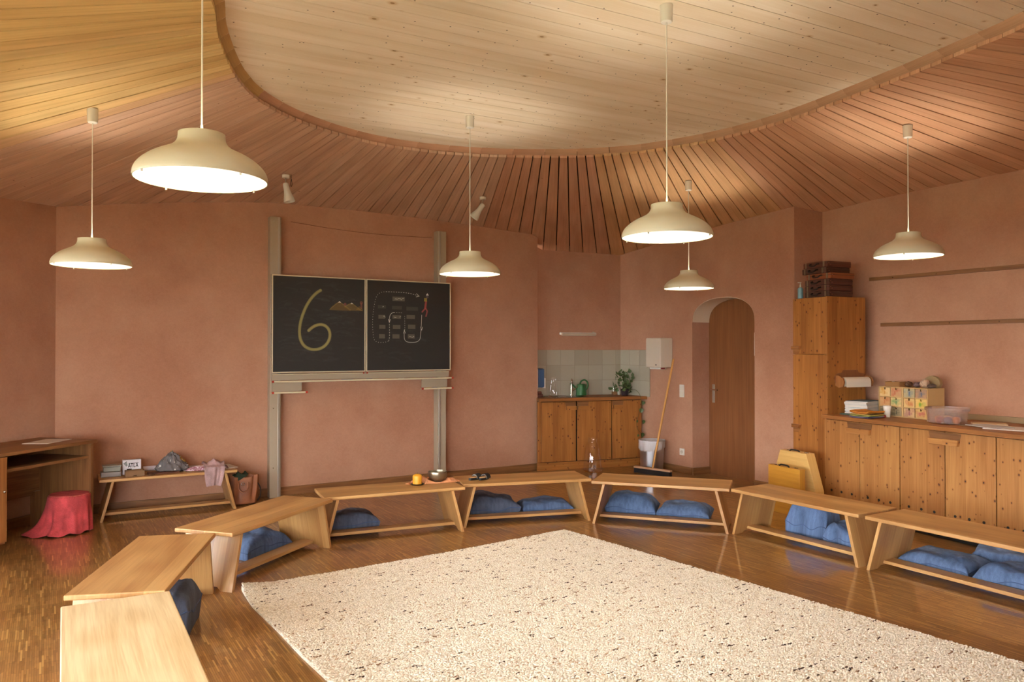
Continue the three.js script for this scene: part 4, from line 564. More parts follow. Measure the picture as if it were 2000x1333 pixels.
// kitchenette
const KF = frame(0.31, -9.40, 0.946, -0.325);
{ const k = thing('sink_cupboard', 'knotty pine cupboard with three doors under the sink', 'cupboard', KF.at(0, 0, 0), KF.turn);
  mesh('carcass', uvm(floorPoly([[0.03, -0.03], [1.44, -0.03], [1.30, -0.44], [0.03, -0.44]], 0.1, 0.85), 'y', 0.5, 1), mDark, k); mesh('plinth', uvm(bx(1.46, 0.095, 0.03, 0.74, 0.0475, -0.035), 'x', 0.5, 1, 0.2), mPineD, k);
  mesh('stile', uvm(bx(0.042, 0.745, 0.022, 0.026, 0.475, -0.01), 'y', 0.5, 1, 0.8), mPineD, k);
  doorPanel(k, 0.05, 0.518, 0.105, 0.842, -0.012, mPineD, { s: 0.44, w: 0.145, left: true, right: false, y: 0.838 });
  doorPanel(k, 0.53, 1.006, 0.105, 0.842, -0.012, mPineD, { s: 0.613, w: 0.155, left: false, right: true, y: 0.838 });
  doorPanel(k, 1.01, 1.435, 0.105, 0.842, -0.012, mPineD, { s: 1.1, w: 0.15, left: false, right: true, y: 0.838 });
  single('sink_worktop', uvm(floorPoly([[0.33, -9.365], [1.732, -9.84], [1.45, -10.295], [0.225, -9.87]], 0.852, 0.89), 'x', 0.5, 1), mPineDarkTop, 'wooden worktop with the sink and tap', 'worktop');
  const sk = thing('sink', 'steel sink let into the worktop', 'sink', KF.at(0.43, 0.89, -0.24), KF.turn);
  mesh('rim', extr(rect(-0.27, -0.19, 0.27, 0.19), 0.004, [rect(-0.22, -0.15, 0.08, 0.15)], 0.001).rotateX(-PI / 2), mSteel, sk); mesh('basin', lathe([[0, 0.0015], [0.1, 0.001], [0.13, 0.0025]], 24), mSteel, sk);
  const fc = thing('tap', 'chrome kitchen tap with arched spout', 'tap', KF.at(0.61, 0.894, -0.36), KF.turn);
  mesh('body', merge([cyl(0.022, 0.02, 0.012, 0, 0.006, 0), cyl(0.016, 0.016, 0.12, 0, 0.07, 0)]), mChrome, fc); mesh('spout', tube([[0, 0.12, 0], [0, 0.17, 0.005], [-0.01, 0.205, 0.02], [-0.022, 0.215, 0.05], [-0.03, 0.2, 0.08], [-0.033, 0.165, 0.095]], 0.011, 32, 12), mChrome, fc); mesh('lever', merge([cyl(0.012, 0.012, 0.05, 0, 0, 0).rotateZ(-1.0).translate(0.028, 0.075, 0), tube([[0.045, 0.085, 0], [0.075, 0.105, 0.004], [0.09, 0.115, 0.006]], 0.005, 10, 8)]), mChrome, fc);
  const jar = (name, label, pts, pos, cat) => single(name, lathe([...pts, ...pts.slice().reverse().map(([r, y]) => [max(0, r - 0.0025), y + (y < 0.01 ? 0.004 : 0)])], 40), mGlass, label, cat, pos);
  jar('glass_carafe', 'clear glass carafe on the worktop left of the tap', [[0, 0.001], [0.055, 0.001], [0.066, 0.02], [0.066, 0.09], [0.05, 0.16], [0.04, 0.2], [0.048, 0.238], [0.055, 0.245]], KF.at(0.36, 0.89, -0.36), 'jar');
  jar('floor_jar', 'tall clear glass jar standing on the floor before the sink cupboard', [[0, 0.001], [0.105, 0.001], [0.118, 0.02], [0.108, 0.16], [0.088, 0.28], [0.066, 0.345], [0.058, 0.365], [0.062, 0.4], [0.07, 0.41]], [0.985, 0, -9.38], 'jar');
  const can = thing('watering_can', 'green plastic watering can behind the tap', 'watering can', KF.at(0.765, 0.89, -0.4), KF.turn), mg = mat([52, 108, 58], 0.45);
  mesh('tank', lathe([[0, 0.001], [0.068, 0.001], [0.07, 0.01], [0.064, 0.1], [0.058, 0.14], [0.05, 0.148], [0.045, 0.148], [0.05, 0.138]], 36), mg, can); mesh('handle', tube([[-0.02, 0.14, 0], [0.0, 0.185, 0], [0.05, 0.2, 0], [0.088, 0.17, 0], [0.09, 0.12, 0], [0.066, 0.07, 0]], 0.011, 40, 10), mg, can); mesh('spout', tube([[-0.05, 0.06, 0], [-0.09, 0.11, 0], [-0.13, 0.145, 0], [-0.155, 0.155, 0]], 0.011, 20, 10), mg, can);
  const sb = thing('soap_bottle', 'small white soap bottle beside the plant', 'bottle', KF.at(1.285, 0.89, -0.36)); mesh('bottle', lathe([[0, 0.001], [0.02, 0.001], [0.022, 0.006], [0.022, 0.06], [0.012, 0.075], [0.009, 0.085], [0, 0.085]]), mat([214, 206, 190], 0.4), sb); mesh('nozzle', cyl(0.006, 0.003, 0.03, 0, 0.1, 0, 12), mat([190, 150, 120], 0.5), sb);
  const bb = thing('brush_block', 'small wooden block holding a steel shaker', 'holder', KF.at(1.225, 0.89, -0.36), KF.turn); mesh('block', bx(0.06, 0.045, 0.05, 0, 0.0235, 0, 0.004), mat([150, 110, 70], 0.8), bb); mesh('shaker', cyl(0.012, 0.012, 0.06, -0.012, 0.076, 0), mChrome, bb);
  single('sponge_basket', merge([bx(0.1, 0.035, 0.08, 0, 0.018, 0, 0.012), bx(0.06, 0.04, 0.05, 0.01, 0.05, 0, 0.016)]), mat([122, 80, 70], 0.9), 'brown bundle at the left end of the worktop', 'sponge', KF.at(0.13, 0.89, -0.3), KF.turn);
  // ivy-like pot plant
  const pl = thing('pot_plant', 'trailing green pot plant at the right end of the worktop', 'plant', KF.at(1.29, 0.89, -0.19), KF.turn);
  mesh('pot', lathe([[0, 0.001], [0.04, 0.001], [0.055, 0.08], [0.058, 0.085], [0.05, 0.085], [0, 0.07]]), mat([60, 48, 54], 0.6), pl);
  const lv = [], R = rng(55), stems = [], leaf = (x, y, z, s, a, b, c) => { const g = new THREE.BufferGeometry(), q = [[0, 0], [-0.45, 0.18], [-0.5, 0.5], [-0.22, 0.85], [0, 1.1], [0.22, 0.85], [0.5, 0.5], [0.45, 0.18]]; const p = []; for (let i = 0; i < 8; i++) { const u = q[i], w = q[(i + 1) % 8]; for (const k of [[0, 0.5], u, w]) p.push(k[0] * s, k[1] * s, (abs(k[0]) * 0.25 - 0.15 * k[1] * k[1]) * s); } g.setAttribute('position', new THREE.Float32BufferAttribute(p, 3)); g.setAttribute('uv', new THREE.Float32BufferAttribute(new Float32Array(48), 2)); g.rotateX(a).rotateY(b).rotateZ(c).translate(x, y, z); g.computeVertexNormals(); lv.push(g); };
  for (let i = 0; i < 70; i++) { const t = R() * 6.28, r = 0.02 + R() * 0.155, y = 0.04 + R() * 0.28; leaf(cos(t) * r * (cos(t) > 0 ? 0.7 : y < 0.15 ? 1.25 : 0.85), y, sin(t) * r * 0.7, 0.036 + R() * 0.024, -0.6 + R() * 1.8, R() * 6.28, (R() - 0.5) * 1.6); if (i % 4 === 0) stems.push(tube([[0, 0.07, 0], [cos(t) * r * 0.5, y * 0.8 + 0.04, sin(t) * r * 0.4], [cos(t) * r, y, sin(t) * r * 0.7]], 0.0022, 8, 5)); }
  const vine = [[0.03, 0.07, 0.06], [0.07, 0.08, 0.16], [0.095, 0.01, 0.236], [0.10, -0.12, 0.238], [0.07, -0.24, 0.238], [0.04, -0.33, 0.238], [0.06, -0.42, 0.238], [0.10, -0.47, 0.24], [0.11, -0.54, 0.24]]; stems.push(tube(vine, 0.0025, 50, 5)); for (const [x, y, s] of [[0.09, -0.06, 0.05], [0.06, -0.15, 0.06], [-0.01, -0.3, 0.035], [0.09, -0.3, 0.05], [0.07, -0.46, 0.06], [0.05, -0.56, 0.055], [0.02, -0.48, 0.035]]) leaf(x + 0.05, y, 0.244, s, 0.2, (R() - 0.5) * 0.8, 2.4 + R() * 1.2);
  const fo = mesh('foliage', merge(lv), mat([78, 98, 50], 0.5, { side: THREE.DoubleSide }), pl); fo.userData.kind = 'stuff'; mesh('stems', merge(stems), mat([84, 92, 44], 0.7), pl);
}
// tiles: back wall and door wall
{ const mT = [[176, 168, 148], [171, 163, 143], [181, 173, 153]].map(c => mat(c, 0.25)), mG = mat([148, 136, 114], 0.9), R = rng(66);
  const tiles = (name, F, s0, s1, first, label) => { const g = struct(name, null, null, label, F.at(0, 0, 0.002), F.turn); mesh('grout', bx(s1 - s0, 0.6, 0.006, (s0 + s1) / 2, 1.185, 0.002), mG, g); for (let r = 0; r < 3; r++) for (let s = first; s < s1; s += 0.2) { const a = max(s, s0) + 0.0015, b = min(s + 0.2, s1) - 0.0015; if (b - a < 0.015) continue; mesh('tile', bx(b - a, 0.197, 0.006, (a + b) / 2, 0.987 + r * 0.2 - 0.002, 0.006, 0.0015), mT[floor(R() * 3)], g); } };
  const F1 = frame(...P[2], P[3][0] - P[2][0], P[3][1] - P[2][1]); tiles('trim_2', F1, 0.02, 1.322, 0.055, 'square beige wall tiles behind the sink');
  tiles('trim_3', wD.F, 0.008, 0.61, 0.008, 'square beige wall tiles on the short return beside the dispenser');
  const tl = thing('tube_light', 'slim switched-off strip light above the sink tiles', 'light fitting', F1.at(0.7, 1.685, 0), F1.turn); mesh('housing', bx(0.515, 0.03, 0.035, 0, 0.012, 0.018, 0.006), mWhite, tl); mesh('diffuser_tube', cyl(0.018, 0.018, 0.48, 0, 0, 0).rotateZ(PI / 2).translate(0.0, 0, 0.046), mat([206, 190, 168], 0.4), tl); mesh('switch', bx(0.03, 0.012, 0.012, 0.22, 0.034, 0.02), mGreyBeige, tl);
  // blue soap dispenser on the side of the niche
  const sd = thing('soap_dispenser', 'blue and white wall dispenser at the left end of the sink', 'dispenser', KF.at(0.135, 1.0, -0.28), KF.turn); mesh('back_plate', bx(0.016, 0.26, 0.11, -0.045, 0.12, 0, 0.004), mWhite, sd); mesh('blue_cover', bx(0.09, 0.24, 0.1, 0.008, 0.13, 0, 0.02), mat([66, 104, 150], 0.35), sd); mesh('pump', bx(0.02, 0.13, 0.08, 0.06, 0.065, 0, 0.006), mWhite, sd);
  // white paper towel dispenser on the door wall
  const pd = thing('towel_dispenser', 'white metal paper towel dispenser on the wall above the broom', 'dispenser', wD.F.at(0.90, 1.262, 0.002), wD.F.turn); mesh('case', bx(0.275, 0.365, 0.2, 0, 0.1875, 0.101, 0.014), mat([222, 210, 190], 0.4), pd); mesh('towel', bx(0.2, 0.02, 0.1, -0.01, -0.006, 0.11, 0.004), mWhite, pd); mesh('red_mark', bx(0.05, 0.015, 0.05, 0.09, -0.002, 0.13, 0.004), mat([150, 30, 30], 0.5), pd); mesh('lock', cyl(0.008, 0.008, 0.006, 0, 0, 0, 12).rotateX(PI / 2).translate(0.06, 0.04, 0.203), mBlack, pd); mesh('badge', bx(0.002, 0.006, 0.035, -0.1385, 0.285, 0.12), mat([160, 60, 50], 0.6), pd);
  const sw = thing('light_switch', 'double light switch between dispenser and door', 'switch', wD.F.at(1.2, 0.99, 0.001), wD.F.turn); mesh('plate', bx(0.08, 0.152, 0.009, 0, 0, 0.005, 0.003), mWhite, sw); for (const y of [-0.036, 0.036]) mesh('rocker', bx(0.058, 0.062, 0.006, 0, y, 0.012, 0.002), mat([228, 222, 206], 0.5), sw);
  const so = thing('wall_socket', 'white wall socket low beside the door', 'socket', wD.F.at(1.2, 0.256, 0.001), wD.F.turn); mesh('plate', bx(0.08, 0.08, 0.009, 0, 0, 0.005, 0.003), mWhite, so); mesh('insert', cyl(0.022, 0.022, 0.006, 0, 0, 0, 24).rotateX(PI / 2).translate(0, 0, 0.011), mat([214, 206, 190], 0.5), so); for (const x of [-0.009, 0.009]) mesh('contact', cyl(0.003, 0.003, 0.003, 0, 0, 0, 10).rotateX(PI / 2).translate(x, 0, 0.0145), mBlack, so);
}
{ // bin and broom
  const b = thing('waste_bin', 'steel waste bin lined with a clear plastic bag', 'bin', [1.72, 0, -9.46], 0.4);
  mesh('drum', lathe([[0, 0.002], [0.132, 0.002], [0.138, 0.01], [0.15, 0.33], [0.152, 0.34], [0.146, 0.34], [0.13, 0.02], [0, 0.012]], 48), mat([206, 208, 214], 0.32, { metalness: 1 }), b);
  const bag = lathe([[0.157, 0.285], [0.159, 0.3], [0.158, 0.33], [0.16, 0.375], [0.156, 0.382], [0.145, 0.36], [0.135, 0.25], [0.1, 0.16], [0, 0.14]], 96); deform(bag, v => { const t = atan2(v.z, v.x), r = hypot(v.x, v.z), k = 1 + 0.03 * nz(cos(t) * 5, v.y * 25, sin(t) * 5) + 0.02 * sin(t * 21 + v.y * 40); v.x *= k; v.z *= k; if (v.y < 0.325 && r > 0.15) v.y += 0.035 * cos(t + 0.6); }); mesh('liner', bag, new THREE.MeshPhysicalMaterial({ color: 0xe6e2e2, transmission: 0.25, roughness: 0.5, thickness: 0, side: THREE.DoubleSide }), b);
  const F = frame(1.50, -9.35, 0.36, 0.36), br = thing('broom', 'floor broom with black bristles leaning beside the bin', 'broom', F.at(0.25, 0, 0), F.turn);
  mesh('bristles', deform(bx(0.5, 0.055, 0.05, 0, 0.029, 0), v => { if (v.y < 0.03) v.z *= 1.25; }), mat([34, 30, 30], 1), br); mesh('head', bx(0.52, 0.022, 0.055, 0, 0.066, 0, 0.005), mat([206, 164, 130], 0.7), br);
  { const a = F.at(0.25, 0, 0), top = new THREE.Vector3(1.955 - a[0], 1.375, -9.30 - a[2]).applyAxisAngle(new THREE.Vector3(0, 1, 0), -F.turn); mesh('handle', tube([[0, 0.07, 0], [top.x / 2, 0.7225, top.z / 2], [top.x, 1.375, top.z]], 0.0125, 8, 12), mat([214, 158, 84], 0.55), br); }
}

// ---------------------------------------------------------------- counter side
const CF = frame(2.855, -7.137, 0.403, 0.915), cAt = (s, y, z) => CF.at(s, y, z);
{ const edges = [0.022, 0.423, 0.831, 1.239, 1.649, 2.06, 2.47], handles = [null, [0.355, 0.135, true, false], [0.49, 0.135, false, true], [1.17, 0.138, true, false], [1.308, 0.138, false, true], [1.99, 0.138, true, false], [2.13, 0.138, false, true]];
  for (let u = 0; u < 3; u++) { const s0 = edges[u * 2], s1 = edges[u * 2 + 2], c = thing('base_cupboard', ['knotty pine base cupboard next to the tall cupboard', 'knotty pine base cupboard below the plastic bowl', 'knotty pine base cupboard at the right edge of the photo'][u], 'cupboard', CF.at(0, 0, 0), CF.turn, 'pine base cupboards of the long counter');
    mesh('carcass', uvm(bx(s1 - s0 - 0.004, 0.79, 0.5, (s0 + s1) / 2, 0.455, -0.31), 'y', 0.5, 1), mDark, c); mesh('plinth', bx(s1 - s0 - 0.004, 0.058, 0.44, (s0 + s1) / 2, 0.029, -0.31), mDark, c);
    for (let k = 0; k < 2; k++) { const a = edges[u * 2 + k], b = edges[u * 2 + k + 1], h = handles[u * 2 + k + 1]; const d = doorPanel(c, a, b, 0.07, 0.85, -0.045, k ? mPineB : mPine, { s: h[0], w: h[1], left: h[2], right: h[3], y: 0.846 }); for (let q = 0; q < 3; q++) { const x = a + 0.085 + q * 0.115; if (x < b - 0.03) mesh('vent_hole', cyl(0.011, 0.011, 0.003, 0, 0, 0, 16).rotateX(PI / 2).translate(x, 0.206, -0.0345), mBlack, d); } }
  }
  single('counter_top', uvm(floorPoly([[2.862, -7.12], [3.903, -4.758], [4.90, -4.985], [3.53, -7.37]], 0.858, 0.89).rotateY(0), 'z', 0.5, 1), mPineDarkTop, 'long brown wooden counter top along the right wall', 'worktop');
  const RW = frame(...P[5], P[6][0] - P[5][0], P[6][1] - P[5][1]);
  single('backsplash_board', uvm(bx(2.4, 0.048, 0.018, 1.95, 0.914, 0.01, 0.002), 'x', 0.5, 1), mat([150, 124, 88], 0.6), 'low wooden board along the wall behind the counter', 'board', RW.at(0, 0, 0), RW.turn);
  for (const [y, s, l] of [[2.175, 0.55, 'upper narrow wooden rail on the right wall'], [1.73, 0.668, 'lower narrow wooden rail on the right wall']]) { const r = thing('wall_rail', l, 'rail', RW.at(0, y, 0), RW.turn, 'wooden wall rails'); mesh('strip', uvm(bx(2.4, 0.034, 0.02, s + 1.2, 0, 0.0105, 0.002), 'x', 0.5, 1, s), mDesk, r); for (let k = 0; k < 4; k++) mesh('screw', cyl(0.004, 0.004, 0.003, 0, 0, 0, 8).rotateX(PI / 2).translate(s + 0.25 + k * 0.42, 0, 0.021), mSteel, r); }
  // tall cupboard
  const t = thing('tall_cupboard', 'tall knotty pine cupboard beside the pillar', 'cupboard', CF.at(0, 0, 0), CF.turn);
  mesh('carcass', uvm(bx(0.43, 1.985, 0.465, -0.195, 0.9975, -0.3325), 'y', 0.5, 1, 0.25), mPineD, t);
  for (const [y0, y1, hy, lab] of [[1.452, 1.988, 1.525], [0.03, 1.443, 0.765]]) { const d = mesh('cupboard_door', uvm(bx(0.418, y1 - y0, 0.02, -0.203, (y0 + y1) / 2, -0.089, 0.002), 'y', 0.5, 1, y0, 0.3), mPineD, t); const pl = extr([[0, 0], [0.105, 0], [0.09, -0.03], [0, -0.03]], 0.026, [], 0.002); mesh('pull', uvm(T(pl, -0.41, hy, -0.079), 'x', 0.5, 1), mPull, d); mesh('pull_recess', uvm(T(extr([[0, 0], [0.09, 0], [0.07, -0.045], [0, -0.045]], 0.002), -0.41, hy - 0.03, -0.079), 'x', 0.5, 1), mPull, d); }
  mesh('corner_stile', uvm(bx(0.014, 1.985, 0.02, 0.013, 0.9975, -0.09), 'y', 0.5, 1), mPineD, t);
  // suitcases stacked on it
  const cols = [[70, 42, 32], [84, 46, 34], [80, 44, 34], [136, 74, 40], [78, 46, 34], [96, 52, 38]], names = ['bottom dark brown case of the stack on the tall cupboard', 'second dark brown case from the bottom of the stack', 'third dark brown case from the bottom of the stack', 'lighter orange-brown case in the stack, fourth from the bottom', 'dark case jutting out left, second from the top', 'topmost reddish brown case of the stack'], offs = [[0, 0], [0, 0], [0.0, 0], [0.02, 0], [-0.035, 0], [-0.02, 0]];
  for (let i = 0; i < 6; i++) { const c = thing('small_case', names[i], 'case', cAt(-0.125 + offs[i][0], 1.9905 + i * 0.056, -0.235), CF.turn, 'stack of small brown cases'), m = mat(cols[i], 0.55);
    mesh('shell', bx(0.30, 0.054, 0.30, 0, 0.0275, -0.015, 0.005), m, c); mesh('lid_seam', bx(0.302, 0.003, 0.302, 0, 0.034, -0.015), mBlack, c); for (const x of [-0.115, 0.105]) mesh('clasp', bx(0.018, 0.05, 0.006, x, 0.028, 0.137, 0.002), mat([134, 120, 96], 0.4, { metalness: 0.6 }), c); mesh('handle', tube([[-0.05, 0.036, 0.134], [-0.048, 0.032, 0.16], [-0.035, 0.018, 0.168], [0.03, 0.018, 0.168], [0.043, 0.032, 0.16], [0.045, 0.036, 0.134]], 0.0065, 30, 8), mBlack, c); for (const z of [0.10, 0.118]) mesh('rivet', bx(0.004, 0.004, 0.01, 0.151, 0.022 + (z > 0.11 ? 0.014 : 0), z), mat([170, 110, 90], 0.4), c); }
  const pb = thing('pump_bottle', 'pale blue pump bottle beside the stacked cases', 'bottle', cAt(-0.365, 1.9905, -0.13)); mesh('bottle', lathe([[0, 0.001], [0.024, 0.001], [0.026, 0.006], [0.026, 0.095], [0.018, 0.108], [0.01, 0.112], [0, 0.112]]), mat([120, 160, 166], 0.35), pb); mesh('pump', merge([cyl(0.009, 0.006, 0.03, 0, 0.126, 0, 14), cyl(0.003, 0.003, 0.02, 0, 0.148, 0, 8), bx(0.036, 0.008, 0.012, -0.008, 0.158, 0, 0.003)]), mat([220, 214, 196], 0.4), pb);
  // paper roll holder on the cupboard side
  const h = thing('roll_holder', 'brown wooden kitchen roll holder on the side of the tall cupboard', 'roll holder', cAt(0.021, 1.15, -0.36), CF.turn);
  { const b = extr([[-0.19, 0.03], [0.19, 0.03], [0.2, 0.09], [0.17, 0.115], [0.1, 0.125], [0.09, 0.15], [-0.09, 0.15], [-0.1, 0.125], [-0.17, 0.115], [-0.2, 0.09]], 0.014); b.rotateY(PI / 2); mesh('back_board', b, mDoor, h); for (const z of [-0.182, 0.182]) { const e = extr([[0, 0.005], [0.04, -0.012], [0.088, 0.0], [0.1, 0.04], [0.088, 0.075], [0.04, 0.1], [0, 0.1]], 0.016); mesh('cheek', T(e, 0.005, 0, z - 0.008), wood(txPineTop, 0.5), h); } }
  const kr = thing('kitchen_roll', 'white kitchen roll in the wooden holder', 'paper roll', cAt(0.021, 1.15, -0.36), CF.turn); mesh('roll', cyl(0.044, 0.044, 0.31, 0, 0, 0, 36).rotateX(PI / 2).translate(0.062, 0.042, 0), mat([232, 220, 200], 0.95), kr); mesh('loose_sheet', bx(0.002, 0.05, 0.31, 0.1055, 0.018, 0), mat([232, 220, 200], 0.95), kr);
  // yellow wooden cases leaning by the cupboard
  const latch = (o, xs, y, z) => { for (const x of xs) mesh('latch', bx(0.035, 0.008, 0.02, x, y + 0.004, z, 0.002), mSteel, o); }, hand = (o, x, y, z) => mesh('handle', tube([[x - 0.062, y, z], [x - 0.05, y + 0.012, z], [x, y + 0.016, z], [x + 0.05, y + 0.012, z], [x + 0.062, y, z]], 0.007, 24, 8), mBlack, o);
  const txY = woodTex(91, [206, 150, 56], [178, 120, 40], 2, { stave: 0.1, g1: 0.2 }), txZ = woodTex(92, [230, 190, 118], [206, 160, 88], 2, { stave: 0.1, g1: 0.2 });
  const c1 = thing('instrument_case', 'small square yellow wooden case on the floor before the tall cupboard', 'case', cAt(-0.015, 0, 0.388), CF.turn); mesh('shell', uvm(bx(0.392, 0.428, 0.066, 0, 0.214, 0, 0.004), 'x', 0.5, 1), wood(txY, 0.4), c1); latch(c1, [-0.12, 0.12], 0.428, 0); hand(c1, -0.005, 0.428, 0.02);
  const c2 = thing('instrument_case', 'tall tapered pale wooden case behind the small square one', 'case', cAt(-0.08, 0, 0.15), CF.turn); mesh('shell', uvm(extr([[-0.275, 0.001], [0.275, 0.001], [0.275, 0.22], [0.162, 0.546], [-0.162, 0.546], [-0.275, 0.22]], 0.096, [], 0.002), 'x', 0.5, 1), wood(txZ, 0.4), c2); latch(c2, [-0.1, 0.12], 0.546, 0.05); hand(c2, -0.005, 0.546, 0.07);
}
{ // things on the counter
  const y = 0.8905, R = rng(4), bc = [[210, 206, 196], [70, 116, 160], [196, 200, 196], [226, 220, 206], [96, 140, 170], [214, 208, 200], [206, 200, 190], [120, 150, 168], [222, 216, 204], [104, 128, 140]];
  let h = 0; single('dark_folder', bx(0.22, 0.012, 0.26, 0, 0.0065, 0, 0.002), mat([78, 86, 74], 0.6), 'flat dark green folder under the exercise books', 'folder', cAt(0.175, y, -0.31), CF.turn + 0.06); h = 0.0135;
  const pos = ['bottom', 'second', 'third', 'fourth', 'fifth', 'sixth', 'seventh', 'eighth', 'ninth', 'topmost'];
  for (let i = 0; i < 10; i++) { const t = 0.009 + R() * 0.004, b = thing('exercise_book', i === 0 ? 'bottom exercise book of the stack beside the tall cupboard' : i === 9 ? 'topmost blue-grey exercise book of the stack on the counter' : `${pos[i]} exercise book from the bottom of the counter stack`, 'book', cAt(0.172 + (R() - 0.5) * 0.012, y + h, -0.37 + (R() - 0.5) * 0.012), CF.turn + 0.25 + (R() - 0.5) * 0.06, 'exercise books on the counter'); mesh('pages', bx(0.21, t - 0.003, 0.29, 0, t / 2, 0), mPaper, b); for (const q of [0.0008, t - 0.0008]) mesh('cover', bx(0.214, 0.0014, 0.294, 0, q, 0), mat(bc[i], 0.6), b); h += t + 0.0003; }
  const fc = [[110, 96, 140], [150, 160, 80], [190, 170, 90], [196, 122, 40], [206, 130, 40]], fl = ['purple folder at the bottom of the orange folders', 'olive green folder under the yellow one', 'yellow green folder under the orange ones', 'orange folder under the top one', 'topmost orange folder on the counter']; for (let i = 0; i < 5; i++) { const g = new THREE.BoxGeometry(0.2, 0.006, 0.2, 8, 1, 8); deform(g, v => { v.y += 0.006 * nz(v.x * 7 + i * 3, v.z * 7) + 0.012 * pow(abs(v.x / 0.1), 3) * (i > 2 ? 1 : 0.2); }); single('folder', g, mat(fc[i], 0.6), fl[i], 'folder', cAt(0.415 + (R() - 0.5) * 0.008, y + 0.008 + i * 0.0105, -0.135), CF.turn + (R() - 0.5) * 0.16, 'coloured folders on the counter'); }
  single('paper_cup', lathe([[0, 0.002], [0.024, 0.001], [0.035, 0.1], [0.037, 0.102], [0.034, 0.102], [0.023, 0.004], [0, 0.004]]), mat([236, 228, 214], 0.6), 'white paper cup before the drawer boxes', 'cup', cAt(0.462, y, -0.33));
  single('red_trinket', merge([bx(0.05, 0.016, 0.022, 0, 0.009, 0, 0.006), bx(0.02, 0.022, 0.02, 0.02, 0.012, 0, 0.006)]), mat([150, 34, 40], 0.5), 'small red object in front of the paper cup', 'trinket', cAt(0.46, y, -0.275), CF.turn);
  // two drawer boxes with painted fronts
  const c = document.createElement('canvas'); c.width = 512; c.height = 768; const g = c.getContext('2d'); const rr = rng(12); const pal = [['#e0be84', '#c07828', '#c88a30'], ['#c89a6c', '#b03a20', '#b87858'], ['#b8a880', '#30508c', '#8c9c84'], ['#b48c68', '#405078', '#70707c'], ['#cc9c68', '#b06030', '#b87040'], ['#dcbc80', '#408050', '#70a050'], ['#dcb878', '#c07030', '#b03820'], ['#e0bc70', '#50902c', '#d8b020'], ['#9c8c6c', '#50503c', '#6c6048'], ['#a89470', '#404034', '#58503c'], ['#cca878', '#702848', '#8c5060'], ['#d0a868', '#a02840', '#b08048']];
  pal.forEach((p, i) => { const X = (i % 4) * 128, Y = floor(i / 4) * 256; g.fillStyle = p[0]; g.fillRect(X, Y, 128, 256); g.globalAlpha = 0.16; for (let k = 0; k < 16; k++) { g.fillStyle = p[1 + k % 2]; g.fillRect(X + rr() * 90, Y + rr() * 180, 14 + rr() * 34, 30 + rr() * 90); } g.globalAlpha = 0.55; g.fillStyle = p[1]; g.fillRect(X + 40 + rr() * 30, Y + 90, 12, 110); g.globalAlpha = 1; });
  const tp = new THREE.CanvasTexture(c); tp.colorSpace = THREE.SRGBColorSpace; const mp = new THREE.MeshPhysicalMaterial({ map: tp, roughness: 0.7 }), mb = mat([206, 168, 112], 0.7);
  for (let u = 0; u < 2; u++) { const d = thing('drawer_box', u ? 'right small birch drawer box with painted fronts' : 'left small birch drawer box with painted fronts', 'drawer box', cAt(0.285 + 0.125 + u * 0.2505, y, -0.43), CF.turn, 'small drawer boxes on the counter'); const W = 0.249, H = 0.268, D = 0.21;
    for (const x of [-W / 2 + 0.004, W / 2 - 0.004]) mesh('side', bx(0.008, H, D, x, H / 2, -D / 2), mb, d); for (const yy of [0.004, H - 0.004, 0.0925, 0.1785]) mesh('shelf', bx(W - 0.016, 0.007, D, 0, yy, -D / 2), mb, d); mesh('back', bx(W - 0.016, H - 0.008, 0.005, 0, H / 2, -D + 0.004), mb, d);
    for (let r = 0; r < 3; r++) for (let k = 0; k < 2; k++) { const w = 0.1095, hh = 0.077, x = (k - 0.5) * 0.1165, y0 = 0.0085 + (2 - r) * 0.0865; const f = extr([[-w / 2, 0], [w / 2, 0], [w / 2, hh], [0.007, hh], [0.007, hh - 0.018], [-0.007, hh - 0.018], [-0.007, hh], [-w / 2, hh]], 0.006); const p = f.attributes.position, uv = f.attributes.uv, idx = r * 4 + u * 2 + k; for (let i = 0; i < p.count; i++) uv.setXY(i, ((idx % 4) + clamp(p.getX(i) / w + 0.5, 0.03, 0.97)) / 4, 1 - (floor(idx / 4) + clamp(1 - p.getY(i) / hh, 0.03, 0.97)) / 3); const dr = mesh('drawer', bx(w - 0.006, hh - 0.024, D - 0.03, x, y0 + hh / 2 - 0.014, -D / 2 - 0.006), mDark, d); mesh('drawer_front', T(f, x, y0, -0.007), mp, dr); } }
  const ty = y + 0.2685;
  const wb = thing('trinket_box', 'small open wooden box on the left drawer box', 'box', cAt(0.395, ty, -0.52), CF.turn), mw = mat([150, 108, 62], 0.8); for (const q of [[0.15, 0.042, 0.005, 0, 0.0215, 0.045], [0.15, 0.042, 0.005, 0, 0.0215, -0.045], [0.005, 0.042, 0.09, -0.075, 0.0215, 0], [0.005, 0.042, 0.09, 0.075, 0.0215, 0]]) mesh('side', bx(...q), mw, wb); mesh('contents', crumple(0.066, 0.038, 0.05, 3, 30), mat([190, 186, 176], 0.6, dbl), wb);
  const stone = (name, label, s, z, w, hh, d, col, seed, rough = 0.5) => single(name, deform(new THREE.SphereGeometry(1, 36, 24), v => { const n = 1 + 0.28 * nz(v.x * 1.6 + seed, v.y * 1.6, v.z * 1.6) + 0.1 * nz(v.x * 5, v.y * 5 + seed, v.z * 5); v.set(v.x * w / 2 * n, max(-0.96, v.y) * hh / 2 * n + hh / 2, v.z * d / 2 * n); if (v.y < 0.001) v.y = 0.001; }), mat(col, rough), label, 'stone', cAt(s, ty, z), CF.turn + seed, 'stones and shells on the drawer boxes');
